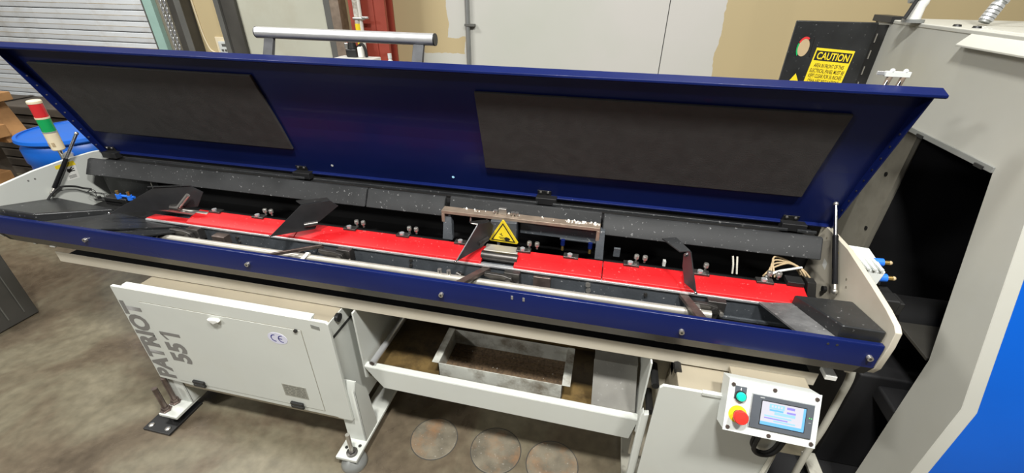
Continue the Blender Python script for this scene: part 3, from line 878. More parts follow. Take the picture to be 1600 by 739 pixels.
# lower liner half showing in the left gap, rod in the gaps
MB().prism([(1.222, 0.846), (1.222, 0.856), (1.262, 0.852), (1.262, 0.846)], 'x', -1.80, -1.61).build('lower_liner', 'red', BF)
MB().cyl((-1.82, 1.285, 0.868), (-1.55, 1.285, 0.868), 0.012, n=18).build('push_rod', 'steel', BF, smooth=True)
MB().cyl((-0.38, 1.255, 0.868), (-0.25, 1.255, 0.868), 0.017, n=20).build('push_rod', 'dark_steel', BF, smooth=True)
MB().box(-0.38, -0.255, 1.275, 1.32, 0.868, 0.878).build('rod_guide', 'tube', BF, 0.003)


def clamp(x, knobs=2, y=1.297, z=0.880):
    c = MB().box(x - 0.030, x + 0.022, y - 0.012, y + 0.016, z - 0.003, z + 0.006).build('liner_clamp', 'dark_steel', BF, 0.002)
    MB().cyl((x - 0.008, y - 0.002, z + 0.006), (x - 0.008, y - 0.002, z + 0.013), 0.009, n=12).build('clamp_nut', 'alu', c, smooth=True)
    for q in range(knobs):
        kx = x + 0.012 + q * 0.028
        kk = MB().lathe([(0.004, z + 0.002), (0.004, z + 0.012), (0.0085, z + 0.014), (0.0085, z + 0.026), (0.007, z + 0.028), (0.001, z + 0.028)], (kx, y + 0.022, 0), 14).build('knob', 'steel', c, smooth=True)


for x, n_ in ((-1.520, 0), (-1.318, 2), (-0.912, 2), (-0.694, 2), (-0.465, 0), (-0.233, 2), (-0.065, 0), (0.140, 2), (0.365, 1), (0.560, 2)):
    clamp(x, n_)

# ---- pushers
PUSH = [
    [(-1.895, 1.166, .892), (-1.706, 1.248, .892), (-1.601, 1.294, .897), (-1.566, 1.309, .958), (-1.597, 1.296, .985), (-1.721, 1.242, .989)],
    [(-1.158, 1.157, .892), (-1.034, 1.248, .892), (-1.022, 1.257, .916), (-0.956, 1.305, .971), (-0.976, 1.290, .997), (-1.056, 1.232, .996)],
    [(-0.444, 1.160, .892), (-0.386, 1.272, .892), (-0.365, 1.314, .911), (-0.358, 1.327, .952), (-0.366, 1.312, .974), (-0.394, 1.258, .989)],
    [(0.325, 1.167, .892), (0.297, 1.211, .892), (0.284, 1.232, .94), (0.280, 1.237, .981), (0.288, 1.225, 1.0), (0.293, 1.217, 1.003)],
]
for i, pp_ in enumerate(PUSH):
    v_ = [Vector(p) for p in pp_]
    nrm = (v_[1] - v_[0]).cross(v_[5] - v_[0]).normalized() * 0.004
    n = len(v_)
    pl = MB().poly(v_ + [p + nrm for p in v_], [tuple(range(n))[::-1], tuple(range(n, 2 * n))] + [(a, (a + 1) % n, n + (a + 1) % n, n + a) for a in range(n)]).build('pusher_plate', 'plate_steel', BF)
    if i < 3:
        a, b = v_[5], v_[4]
        sh = (Vector((-0.010, -0.016, 0.006)), Vector((-0.010, -0.008, 0.016)), Vector((-0.018, -0.036, 0.022)))[i]
        q4 = [a + sh, a, b, b + sh * 0.6]
    else:
        q4 = [Vector((0.268, 1.240, .983)), Vector((0.294, 1.222, 1.000)), Vector((0.270, 1.350, .972)), Vector((0.226, 1.350, .962))]
    up_ = Vector((0, 0, 0.005))
    MB().hexa(q4, [q + up_ for q in q4]).build('flange', 'beam_grey', pl, 0.001)
    MB().ball(v_[0] + Vector((0, -0.003, 0.0)), 0.0055).build('tip_pin', 'chrome', pl, smooth=True)
    if i < 3:
        c = v_[1].lerp(v_[2], 0.5) + Vector((0, -0.008, 0.012))
        d_ = (v_[1] - v_[0]).normalized()
        MB().cyl(c - d_ * 0.035, c + d_ * 0.012, 0.009, n=14).build('pivot_shaft', 'dark_steel', pl, smooth=True)
        e = v_[5].lerp(v_[0], 0.10)
        MB().poly([e + d_ * 0.012 - nrm * 0.1, e + d_ * 0.015 - nrm * 0.1, e + d_ * 0.030 + Vector((0, 0, -.06)) - nrm * .1, e + d_ * 0.027 + Vector((0, 0, -.06)) - nrm * .1], [(0, 1, 2, 3)]).build('slot', 'gap', pl)
    else:
        MB().cyl((0.288, 1.228, 0.985), (0.283, 1.226, 0.985), 0.006, n=10).build('rivet', 'chrome', pl, smooth=True)
    if i == 0:
        c0, c1 = Vector((-1.648, 1.245, 0.905)), Vector((-1.592, 1.262, 0.962))
        MB().cyl(c0, c1, 0.008, n=10).build('crank', 'steel', pl, smooth=True)
        MB().cyl(c0 + Vector((-0.03, 0, 0)), c0 + Vector((0.012, 0, 0)), 0.012, n=12).build('crank_hub', 'dark_steel', pl, smooth=True)

# ---- lift arms and brackets
for i, (xb, xf_) in enumerate(((-0.995, -1.150), (-0.350, -0.420), (0.305, 0.345))):
    yb, zb, yf, zf = 1.225, 0.842, 1.052, 0.872
    hw = 0.014 if i else 0.007
    MB().hexa([(xf_ - hw, yf, zf - 0.012), (xf_ + hw, yf, zf - 0.012), (xb + hw, yb, zb - 0.014), (xb - hw, yb, zb - 0.014)], [(xf_ - hw, yf, zf), (xf_ + hw, yf, zf), (xb + hw, yb, zb), (xb - hw, yb, zb)]).build('lift_arm', 'brown_steel', BF, 0.002)
for i, bx in enumerate((-1.56, -0.90, -0.265, 0.395)):
    br = MB().box(bx - 0.02, bx + 0.035, 1.190, 1.221, 0.800, 0.850).build('arm_bracket', 'dark_steel', BF, 0.002)
    yk = [(bx - 0.085, 0.848), (bx - 0.02, 0.846), (bx + 0.01, 0.838), (bx + 0.016, 0.820), (bx + 0.012, 0.776), (bx - 0.008, 0.776), (bx - 0.012, 0.806), (bx - 0.03, 0.815), (bx - 0.06, 0.822), (bx - 0.086, 0.836)]
    MB().prism(yk, 'y', 1.176, 1.190).build('lever', 'dark_steel', br, 0.002)
    MB().cyl((bx + 0.0, 1.178, 0.828), (bx + 0.0, 1.168, 0.828), 0.010, n=14).build('pivot_bolt', 'dark_steel', br, smooth=True)
    MB().cyl((bx + 0.028, 1.192, 0.808), (bx + 0.028, 1.183, 0.808), 0.007, n=8).build('screw', 'steel', br)
    if i < 3:
        lk = MB().hexa([(bx - 0.155, 1.13, 0.800), (bx - 0.135, 1.13, 0.800), (bx - 0.105, 1.165, 0.835), (bx - 0.125, 1.165, 0.835)], [(bx - 0.155, 1.125, 0.807), (bx - 0.135, 1.125, 0.807), (bx - 0.105, 1.16, 0.842), (bx - 0.125, 1.16, 0.842)]).build('toggle_link', 'steel', br, 0.002)
        MB().ball((bx - 0.158, 1.122, 0.806), 0.009).build('brass_end', 'brass', br, smooth=True)
        MB().cyl((bx - 0.19, 1.2, 0.81), (bx - 0.17, 1.19, 0.81), 0.011, n=10).build('spring_nut', 'dark_steel', br, smooth=True)
    else:
        MB().box(bx - 0.06, bx - 0.045, 1.15, 1.19, 0.815, 0.842).build('toggle_link', 'steel', br, 0.002)
for bx in (-0.507, -0.474):
    MB().cyl((bx, 1.165, 0.800), (bx, 1.165, 0.846), 0.0075, n=8).build('set_screw', 'steel', BF)

# ---- upper beam
UP = [(1.388, 0.930), (1.424, 0.991), (1.428, 0.994), (1.441, 0.994), (1.444, 0.930)]
MB().prism(UP, 'x', -2.290, -0.899).build('upper_beam', 'beam_grey', BF, 0.005)
MB().prism(UP, 'x', -0.896, -0.570).build('upper_beam', 'beam_grey', BF, 0.005)
MB().prism(UP, 'x', 0.026, 0.737).build('upper_beam', 'beam_grey', BF, 0.005)
MB().prism([(1.412, 0.958), (1.430, 0.997), (1.441, 0.997), (1.444, 0.94)], 'x', -0.552, 0.020).build('upper_beam', 'beam_grey', BF, 0.002)
MB().prism([(1.452, 0.80), (1.452, 0.93), (1.462, 0.93), (1.462, 0.80)], 'x', -2.29, -1.98).build('beam_skirt', 'black', BF)
# centre carriage: brown bar, lugs, backing plate, sensor block
bar = MB().box(-0.568, 0.020, 1.366, 1.405, 0.955, 0.968).build('stop_bar', 'bar_brown', BF, 0.0015)
MB().box(-0.568, -0.556, 1.366, 1.40, 0.920, 0.955).build('lug', 'bar_brown', bar, 0.001)
MB().box(0.008, 0.020, 1.366, 1.40, 0.915, 0.955).build('lug', 'bar_brown', bar, 0.001)
mb = MB()
for q in range(70):
    cx = random.uniform(-0.10, 0.015) if q < 45 else random.uniform(-0.565, 0.01)
    s = random.uniform(0.001, 0.0035)
    cy = random.uniform(1.385, 1.404)
    mb.hexa([(cx - s, cy - s, 0.968), (cx + s, cy - s, 0.968), (cx + s, cy + s, 0.968), (cx - s, cy + s, 0.968)], [(cx - s * .4, cy - s * .4, 0.968 + s * 1.5), (cx + s * .4, cy - s * .4, 0.968 + s * 1.5), (cx + s * .4, cy + s * .4, 0.968 + s * 1.5), (cx - s * .4, cy + s * .4, 0.968 + s * 1.5)])
o = mb.build('metal_chips', 'labelwhite', bar)
o['kind'] = 'stuff'
MB().box(-0.352, -0.322, 1.385, 1.40, 0.968, 0.992).build('nub', 'steel', bar, 0.002)
for kx in (-0.362, -0.297, -0.283):
    MB().lathe([(0.0055, 0.968), (0.0055, 0.973), (0.008, 0.975), (0.008, 0.984), (0.001, 0.984)], (kx, 1.385, 0), 12).build('knob', 'steel', bar, smooth=True)
MB().box(-0.27, 0.012, 1.392, 1.40, 0.897, 0.953).build('backing_plate', 'slate', BF, 0.001)
MB().hexa([(-0.560, 1.34, 0.860), (-0.520, 1.34, 0.860), (-0.520, 1.36, 0.860), (-0.560, 1.36, 0.860)], [(-0.565, 1.38, 0.95), (-0.535, 1.38, 0.95), (-0.535, 1.41, 0.95), (-0.565, 1.41, 0.95)]).build('carriage_leg', 'slate', BF, 0.002)
MB().hexa([(0.012, 1.34, 0.856), (0.042, 1.34, 0.856), (0.042, 1.36, 0.856), (0.012, 1.36, 0.856)], [(0.010, 1.38, 0.95), (0.038, 1.38, 0.95), (0.038, 1.41, 0.95), (0.010, 1.41, 0.95)]).build('carriage_leg', 'slate', BF, 0.002)
MB().box(0.075, 0.098, 1.35, 1.36, 0.87, 0.905).build('carriage_leg', 'slate', BF, 0.002)
MB().tube([(-0.455, 1.375, 0.95), (-0.455, 1.372, 0.93), (-0.445, 1.37, 0.925), (-0.400, 1.37, 0.925), (-0.392, 1.372, 0.932), (-0.392, 1.375, 0.95)], 0.0035, 8, 3).build('wire_loop', 'steel', BF, smooth=True)
sb = MB().box(-0.374, -0.276, 1.352, 1.385, 0.868, 0.956).build('sensor_block', 'slate', BF, 0.003)
sg = MB().prism([(-0.322, 0.966), (-0.328, 0.966), (-0.378, 0.882), (-0.374, 0.876), (-0.272, 0.874), (-0.268, 0.880)], 'y', 1.345, 1.352).build('warning_sign', 'yellow_dull', BF, 0.001)
tri = lambda s: [(-0.3235 + (x + 0.3235) * s, 0.905 + (z - 0.905) * s) for x, z in ((-0.325, 0.962), (-0.374, 0.880), (-0.273, 0.878))]
MB().prism(tri(0.90), 'y', 1.3440, 1.3452).build('sign_border', 'ink', sg)
MB().prism(tri(0.76), 'y', 1.3434, 1.3442).build('sign_face', 'yellow', sg)
mb = MB()
for poly_ in ([(-0.319, 0.896), (-0.313, 0.900), (-0.303, 0.898), (-0.297, 0.893), (-0.300, 0.886), (-0.313, 0.885), (-0.319, 0.889)], [(-0.340, 0.899), (-0.318, 0.897), (-0.318, 0.895), (-0.340, 0.896)], [(-0.336, 0.893), (-0.318, 0.892), (-0.318, 0.889), (-0.336, 0.890)], [(-0.332, 0.915), (-0.329, 0.915), (-0.330, 0.905), (-0.332, 0.905)], [(-0.338, 0.910), (-0.336, 0.912), (-0.324, 0.905), (-0.325, 0.903)]):
    mb.poly([(x, 1.3432, z) for x, z in poly_], [tuple(range(len(poly_)))])
mb.build('hand_symbol', 'ink', sg)
MB().cyl((-0.345, 1.36, 0.868), (-0.345, 1.36, 0.850), 0.006, n=8).build('sensor_tip', 'alu', sb, smooth=True)
for bx in (-0.107, -0.008):
    nz = MB().cyl((bx, 1.375, 0.900), (bx, 1.375, 0.878), 0.008, n=10).build('air_nozzle', 'navy', BF, smooth=True)
    MB().cyl((bx, 1.375, 0.878), (bx, 1.375, 0.856), 0.005, n=10).build('nozzle_tip', 'brass', nz, smooth=True)
MB().box(-0.12, 0.012, 1.385, 1.392, 0.893, 0.899).build('nozzle_plate', 'slate', BF, 0.001)
MB().prism([(0.243, 0.888), (0.252, 0.888), (0.252, 0.869), (0.243, 0.869)], 'y', 1.33, 1.345).build('white_tag', 'labelwhite', BF)
mb = MB()
mb.tube([(0.462, 1.36, 0.925), (0.466, 1.345, 0.90), (0.468, 1.335, 0.872)], 0.003)
mb.tube([(0.476, 1.36, 0.925), (0.478, 1.345, 0.90), (0.482, 1.335, 0.872)], 0.003)
mb.build('sensor_wires', 'cable_white', BF, smooth=True)
# loose hoses at the right end
mb = MB()
for q in range(4):
    mb.tube([(0.56 + q * 0.012, 1.33, 0.880), (0.60, 1.37 + q * 0.008, 0.895 + q * 0.009), (0.66 + q * 0.01, 1.40, 0.90 - q * 0.004), (0.70, 1.40 - q * 0.02, 0.86 + q * 0.01)], 0.003)
mb.build('air_hoses', 'hose_tan', BF, smooth=True)
MB().tube([(0.565, 1.32, 0.885), (0.60, 1.34, 0.897), (0.655, 1.37, 0.897), (0.69, 1.39, 0.895)], 0.004).build('air_hoses', 'labelwhite', BF, smooth=True)
MB().hexa([(0.682, 1.27, 0.845), (0.712, 1.28, 0.845), (0.712, 1.32, 0.845), (0.682, 1.31, 0.845)], [(0.672, 1.285, 0.905), (0.702, 1.295, 0.900), (0.702, 1.325, 0.900), (0.672, 1.315, 0.905)]).build('end_bracket', 'blackplastic', BF, 0.002)
MB().box(0.62, 0.67, 1.29, 1.33, 0.880, 0.895).build('end_bracket', 'blackplastic', BF, 0.002)

# ---- left end hardware
MB().box(-2.085, -1.965, 1.285, 1.33, 0.852, 0.888).build('valve_body', 'blackplastic', BF, 0.004)
vb = MB().cyl((-2.005, 1.30, 0.897), (-1.93, 1.30, 0.897), 0.0055, n=10).build('tee_fitting', 'blue_fit', BF, smooth=True)
for vx in (-2.006, -1.948):
    MB().cyl((vx, 1.295, 0.886), (vx, 1.295, 0.906), 0.0105, n=12).build('push_fitting', 'blue_fit', vb, smooth=True)
    MB().cyl((vx, 1.295, 0.906), (vx, 1.295, 0.922), 0.006, n=8).build('brass_stem', 'brass', vb, smooth=True)
cb = MB()
cb.tube([(-2.315, 1.225, 0.872), (-2.312, 1.255, 0.895), (-2.31, 1.29, 0.908), (-2.31, 1.335, 0.893), (-2.305, 1.365, 0.872), (-2.29, 1.385, 0.860)], 0.0045, 8)
for q in range(5):
    p = [(-2.29, 1.385, 0.860)]
    for s in range(4):
        p.append((-2.28 + s * 0.035 + random.uniform(-0.01, 0.01), 1.37 + random.uniform(-0.02, 0.02), 0.86 - s * 0.010 + random.uniform(-0.012, 0.012)))
    cb.tube(p, 0.0014, 5, 3)
cb.build('cable_loop', 'rubber', BF, smooth=True)
ts = MB().box(-2.14, -1.99, 1.285, 1.31, 0.866, 0.872).build('terminal_strip', 'blackplastic', BF, 0.001)
for q in range(4):
    MB().cyl((-2.125 + q * 0.036, 1.297, 0.872), (-2.125 + q * 0.036, 1.297, 0.882), 0.007, n=8).build('terminal', 'blackplastic' if q < 3 else 'labelwhite', ts, smooth=True)
MB().cyl((-1.985, 1.43, 0.84), (-1.985, 1.43, 0.935), 0.003, n=8).build('sensor_wires', 'cable_white', BF, smooth=True)

# ---- gutter strips behind the beam
for x0, x1 in ((-2.14, -1.215), (-1.172, -0.222), (-0.165, 0.645), (0.675, 0.735)):
    MB().prism([(1.474, 0.982), (1.476, 0.990), (1.480, 0.9915), (1.484, 0.990), (1.484, 0.982)], 'x', x0, x1).build('gutter_strip', 'black', BF, 0.001)
MB().box(-2.29, 0.745, 1.442, 1.549, 0.945, 0.965).build('hinge_shelf', 'dark', BF)

# ---- lid
A, Bp, C_ = (1.530, 1.000), (1.4545, 1.210), (1.345, 1.480)
nn = (-0.933, -0.360)


def off(p, d):
    return (p[0] + nn[0] * d, p[1] + nn[1] * d)


LXL, LXR = -2.318, 0.790
lid = MB().prism([A, Bp, C_, off(C_, -0.004), off(Bp, -0.004), off(A, -0.004)], 'x', LXL, LXR).build('lid', 'navy', BF)
lab(lid, 'navy blue lid')
for xa in (LXL, LXR - 0.004):
    MB().prism([off(A, 0.004), off(A, 0.022), off(Bp, 0.030), off(C_, 0.030), off(C_, -0.002), off(Bp, -0.002), off(A, -0.002)], 'x', xa, xa + 0.004).build('side_flange', 'navy', lid, 0.0008)
tl = (C_[0] - 0.006, C_[1] + 0.012)
MB().prism([off(C_, -0.004), (C_[0] - 0.004, C_[1] + 0.010), off((C_[0] - 0.006, C_[1] + 0.010), 0.034), off((C_[0] - 0.004, C_[1] + 0.004), 0.036), off(C_, 0.034), C_], 'x', LXL - 0.004, LXR + 0.022).build('top_lip', 'navy', lid, 0.0015)
MB().prism([off(A, -0.004), off((A[0] + 0.002, A[1] - 0.006), -0.003), off((A[0] + 0.002, A[1] - 0.006), 0.014), off(A, 0.014)], 'x', LXL, LXR).build('bottom_lip', 'navy', lid, 0.002)


def lp(t):
    y = A[0] + (C_[0] - A[0]) * t
    z = A[1] + (C_[1] - A[1]) * t
    # follow the bend
    tb_ = 0.4385
    if t < tb_:
        s = t / tb_
        return (A[0] + (Bp[0] - A[0]) * s, A[1] + (Bp[1] - A[1]) * s)
    s = (t - tb_) / (1 - tb_)
    return (Bp[0] + (C_[0] - Bp[0]) * s, Bp[1] + (C_[1] - Bp[1]) * s)


for x0, x1, t0, t1_ in ((-2.255, -1.240, 0.232, 0.872), (-0.426, 0.652, 0.232, 0.850)):
    pts = [lp(t0), Bp, lp(t1_)]
    MB().prism([off(p, 0.0005) for p in pts] + [off(p, 0.011) for p in pts[::-1]], 'x', x0, x1).build('foam_panel', 'foam', lid, 0.003)
for hx in (-2.27, -1.255, -0.204, 0.661):
    p = lp(0.03)
    hg = MB().prism([off(lp(0.0), 0.0005), off(lp(0.046), 0.0005), off(lp(0.046), 0.004), off(lp(0.0), 0.004)], 'x', hx - 0.026, hx + 0.026).build('lid_hinge', 'blackplastic', lid, 0.001)
    for sx in (-0.014, 0.014):
        q0, q1 = off(lp(0.034), 0.004), off(lp(0.034), 0.007)
        MB().cyl((hx + sx, q0[0], q0[1]), (hx + sx, q1[0], q1[1]), 0.0045, n=10).build('screw', 'steel', lid, smooth=True)
    MB().box(hx - 0.03, hx + 0.05, 1.495, 1.53, 0.972, 1.0).build('hinge_knuckle', 'dark', lid, 0.003)
for sx, t_ in ((-1.099, 0.082), (-0.568, 0.088)):
    q0, q1 = off(lp(t_), 0.0), off(lp(t_), 0.0012)
    MB().cyl((sx, q0[0], q0[1]), (sx, q1[0], q1[1]), 0.0055, n=7).build('paint_fleck', 'labelwhite' if sx < -1 else 'scr_c', lid)
for k in range(9):
    t_ = 0.08 + k * 0.085
    q = off(lp(t_), 0.016)
    MB().cyl((LXL + 0.004, q[0], q[1]), (LXL + 0.006, q[0], q[1]), 0.003, n=8).build('rivet', 'steel', lid, smooth=True)
    MB().cyl((LXR - 0.004, q[0], q[1]), (LXR - 0.006, q[0], q[1]), 0.003, n=8).build('rivet', 'dark_steel', lid, smooth=True)
hb = MB().cyl((-1.218, 1.425, 1.548), (-0.570, 1.425, 1.546), 0.0185, n=24).build('handle_bar', 'alu', lid, smooth=True)
lab(hb, 'silver tubular handle bar')
MB().cyl((-0.570, 1.425, 1.546), (-0.566, 1.425, 1.546), 0.0187, n=24).build('end_cap', 'blackplastic', lid, smooth=True)
MB().cyl((-1.222, 1.425, 1.548), (-1.218, 1.425, 1.548), 0.0187, n=24).build('end_cap', 'grey_post', lid, smooth=True)
for px_ in (-1.190, -0.640):
    MB().hexa([(px_, 1.365, 1.435), (px_ + 0.036, 1.365, 1.435), (px_ + 0.036, 1.385, 1.435), (px_, 1.385, 1.435)], [(px_, 1.418, 1.54), (px_ + 0.036, 1.418, 1.54), (px_ + 0.036, 1.432, 1.54), (px_, 1.432, 1.54)]).build('handle_post', 'grey_post', lid, 0.002)
# latch clip on the lid edge
lc = MB().box(0.680, 0.736, 1.352, 1.362, 1.508, 1.521).build('latch_clip', 'panelwhite', lid, 0.001)
MB().box(0.662, 0.682, 1.356, 1.362, 1.511, 1.520).build('clip_tab', 'alu', lid, 0.001)
for q in (0.694, 0.724):
    MB().cyl((q - 0.004, 1.357, 1.483), (q, 1.357, 1.508), 0.0065, n=12).build('spring', 'bar_brown', lid, smooth=True)
    MB().cyl((q - 0.008, 1.352, 1.478), (q + 0.0, 1.357, 1.512), 0.004, n=10).build('clip_pin', 'chrome', lid, smooth=True)
    MB().ball((q, 1.357, 1.522), 0.006).build('pin_head', 'panelwhite', lid, smooth=True)

# ---- gas struts
for x0, p_t, p_b, x1, f in ((0.762, (1.490, 1.092), (1.305, 0.872), 0.766, 0.63), (-2.302, (1.440, 1.104), (1.256, 0.893), -2.318, 0.57)):
    tp = Vector((x0, p_t[0], p_t[1]))
    bp_ = Vector((x1, p_b[0], p_b[1]))
    md_ = bp_ + (tp - bp_) * f
    gs = MB().cyl(bp_ + (tp - bp_) * 0.08, md_, 0.0085, n=16).build('gas_strut', 'strut_black', BF, smooth=True)
    MB().cyl(md_, tp, 0.006, n=14).build('piston_rod', 'chrome', gs, smooth=True)
    MB().cyl(bp_, bp_ + (tp - bp_) * 0.09, 0.006, n=12).build('strut_end', 'steel', gs, smooth=True)
    MB().ball(bp_, 0.009).build('ball_joint', 'steel', gs, smooth=True)
    MB().ball(tp, 0.008).build('ball_joint', 'steel', gs, smooth=True)

# ---- drip shelf between the pedestals
TY = 1.06
ds = MB().box(-0.806, 0.221, 1.077, 1.60, 0.351, 0.357).build('drip_shelf', 'stain', BF)
MB().hexa([(-0.741, TY, 0.308), (0.209, TY, 0.296), (0.209, TY + 0.008, 0.296), (-0.741, TY + 0.008, 0.308)], [(-0.812, TY, 0.410), (0.227, TY, 0.401), (0.227, TY + 0.008, 0.401), (-0.812, TY + 0.008, 0.410)]).build('shelf_front', 'white', BF, 0.002)
MB().hexa([(-0.810, TY, 0.407), (0.226, TY, 0.398), (0.226, TY + 0.027, 0.398), (-0.810, TY + 0.027, 0.407)], [(-0.810, TY + 0.002, 0.413), (0.226, TY + 0.002, 0.404), (0.226, TY + 0.027, 0.404), (-0.810, TY + 0.027, 0.413)]).build('shelf_lip', 'white', BF, 0.002)
MB().prism([(TY, 0.410), (TY, 0.676), (1.60, 0.676), (1.60, 0.30), (1.12, 0.30), (TY, 0.35)], 'x', -0.815, -0.808).build('shelf_side', 'white', BF, 0.001)
MB().prism([(TY, 0.400), (TY, 0.676), (1.60, 0.676), (1.60, 0.30), (1.12, 0.30), (TY, 0.34)], 'x', 0.223, 0.229).build('shelf_side', 'white', BF, 0.001)
MB().box(-0.808, 0.223, 1.595, 1.602, 0.30, 0.676).build('shelf_back', 'dark', BF)
MB().box(-0.741, 0.209, TY + 0.008, 1.595, 0.300, 0.307).build('shelf_bottom', 'beige', BF)
tu = MB().cyl((-0.778, 1.069, 0.424), (-0.768, 1.58, 0.424), 0.013, n=18).build('shelf_tube', 'alu', BF, smooth=True)
MB().cyl((-0.778, 1.068, 0.424), (-0.778, 1.0686, 0.424), 0.0095, n=18).build('tube_bore', 'brown_steel', tu)

# ================================================================== ON THE SHELF
pn = thing('drip_pan', 'galvanised rectangular drip pan standing on the rusty shelf', 'pan', (-0.285, 1.215, 0.357))
x0, x1, y0, y1, zb, zt = -0.526, -0.046, 1.119, 1.315, 0.3575, 0.437
MB().box(x0, x1, y0, y0 + 0.0025, zb, zt).build('front_wall', 'pan_galv', pn)
MB().box(x0, x1, y1 - 0.0025, y1, zb, zt).build('back_wall', 'pan_galv', pn)
MB().box(x0, x0 + 0.0025, y0, y1, zb, zt).build('side_wall', 'pan_galv', pn)
MB().box(x1 - 0.0025, x1, y0, y1, zb, zt).build('side_wall', 'pan_galv', pn)
MB().box(x0 + 0.002, x1 - 0.002, y0 + 0.002, y1 - 0.002, zb, zb + 0.004).build('pan_floor', 'mesh', pn)
for q in range(2):
    MB().box(x0 + 0.004, x1 - 0.004, y0 + 0.12 + q * 0.03, y0 + 0.123 + q * 0.03, zb + 0.004, zb + 0.008).build('mesh_rib', 'mesh', pn)
MB().box(x0 - 0.025, x0 + 0.002, y0, y1, zt, zt + 0.0022).build('rim_flange', 'pan_galv', pn)
MB().box(x1 - 0.002, x1 + 0.028, y0, y1, zt, zt + 0.0022).build('rim_flange', 'pan_galv', pn)
mb = MB()
for q in range(26):
    cx, cy = random.uniform(x0 + .02, x1 - .02), random.uniform(y0 + .01, y1 - .02)
    s = random.uniform(0.0006, 0.0020)
    mb.box(cx - s, cx + s, cy - s, cy + s, zb + 0.004, zb + 0.004 + s)
o = mb.build('metal_chips', 'labelwhite', pn)
o['kind'] = 'stuff'
ls = thing('sheet_offcut', 'square grey sheet metal plate leaning on the right shelf side', 'plate', (0.14, 1.14, 0.357))
MB().hexa([(0.064, 1.092, 0.378), (0.218, 1.092, 0.380), (0.218, 1.096, 0.380), (0.064, 1.096, 0.378)], [(0.056, 1.195, 0.520), (0.210, 1.195, 0.518), (0.210, 1.199, 0.518), (0.056, 1.199, 0.520)]).build('face', 'offcut', ls, 0.001)
MB().box(0.058, 0.212, 1.197, 1.36, 0.508, 0.519).build('folded_top', 'offcut', ls, 0.001)
MB().box(0.065, 0.217, 1.092, 1.10, 0.3575, 0.380).build('folded_foot', 'offcut', ls, 0.001)

# ================================================================== CONTROL PANEL
CP = thing('control_panel', 'light grey operator box with touch screen and red stop button, hung under the rail', 'control panel', (0.527, 0.95, 0.62))
pit = R(-31.5)
CM = Matrix.Translation((0.5267, 0.920, 0.7057)) @ Matrix.Rotation(R(0.65), 4, 'Z') @ Matrix.Rotation(pit, 4, 'X') @ Matrix.Rotation(R(2.0), 4, 'Y')
W2, H2 = 0.1150, 0.0708


def cu(u, v):
    return (-W2 + 2 * W2 * u, H2 - 2 * H2 * v)


# local axes: x right, z up the face, -y out of the face
MB(CM).hexa([(-W2, 0.0, -H2), (W2, 0.0, -H2), (W2, 0.058, -H2 + 0.004), (-W2, 0.058, -H2 + 0.004)], [(-W2, 0.0, H2), (W2, 0.0, H2), (W2, 0.058, H2), (-W2, 0.058, H2)]).build('housing', 'panelwhite', CP, 0.002)
MB(CM).box(-W2 - 0.001, W2 + 0.001, -0.003, 0.0, -H2 - 0.001, H2 + 0.001).build('face_plate', 'panelwhite', CP, 0.0008)
for u, v in ((0.045, 0.10), (0.50, 0.065), (0.955, 0.085), (0.045, 0.93), (0.50, 0.94), (0.955, 0.93)):
    x, z = cu(u, v)
    MB(CM).cyl((x, -0.003, z), (x, -0.006, z), 0.0052, n=14).build('screw', 'brown_steel', CP, smooth=True)
bx0, bz0 = cu(0.268, 0.205)
bx1, bz1 = cu(0.932, 0.835)
MB(CM).box(bx0 - 0.002, bx1 + 0.002, -0.006, -0.003, bz1 - 0.002, bz0 + 0.002).build('bezel_edge', 'bezel_edge', CP, 0.001)
sc_ = MB(CM).box(bx0, bx1, -0.009, -0.006, bz1, bz0).build('screen_bezel', 'bezel', CP, 0.001)
sx0, sz0 = cu(0.375, 0.295)
sx1, sz1 = cu(0.845, 0.735)
MB(CM).box(sx0 - 0.002, sx1 + 0.002, -0.0095, -0.009, sz1 - 0.002, sz0 + 0.002).build('screen_recess', 'blackplastic', sc_)
MB(CM).box(sx0, sx1, -0.0100, -0.0094, sz1, sz0).build('screen', 'scr', sc_)
sw, sh = sx1 - sx0, sz0 - sz1
for (u0, u1, v0, v1, mt) in ((0.17, 0.52, 0.06, 0.26, 'scr_c'), (0.57, 0.75, 0.08, 0.18, 'scr_v'), (0.18, 0.5, 0.28, 0.36, 'scr_b'), (0.3, 0.78, 0.38, 0.50, 'scr_c'), (0.58, 0.78, 0.28, 0.36, 'scr_v'), (0.08, 0.7, 0.56, 0.62, 'scr_c'), (0.08, 0.62, 0.66, 0.71, 'scr_v'), (0.0, 1.0, 0.86, 1.0, 'scr_b'), (0.945, 1.0, 0.0, 0.86, 'scr_b'), (0.3, 0.8, 0.74, 0.80, 'scr_c')):
    MB(CM).box(sx0 + sw * u0, sx0 + sw * u1, -0.0104, -0.0100, sz0 - sh * v1, sz0 - sh * v0).build('screen_field', mt, sc_)
mb = MB(CM)
for (u0, u1) in ((0.22, 0.26), (0.29, 0.33), (0.36, 0.40), (0.43, 0.47)):
    mb.box(sx0 + sw * u0, sx0 + sw * u1, -0.0107, -0.0104, sz0 - sh * 0.20, sz0 - sh * 0.11)
o = mb.build('screen_digits', 'scr', sc_)
x, z = cu(0.36, 0.24)
MB(CM).box(x - 0.003, x + 0.008, -0.0095, -0.009, z - 0.0012, z + 0.0012).build('logo_strip', 'bezel_edge', sc_)
for q in range(2):
    x, z = cu(0.89 + q * 0.022, 0.45 + q * 0.005)
    MB(CM).box(x - 0.001, x + 0.001, -0.0095, -0.009, z - 0.001, z + 0.001).build('led', 'led', sc_)
x, z = cu(0.905, 0.54)
MB(CM).box(x - 0.004, x + 0.002, -0.0095, -0.009, z - 0.0006, z + 0.0006).build('port_mark', 'bezel_edge', sc_)
x, z = cu(0.133, 0.285)
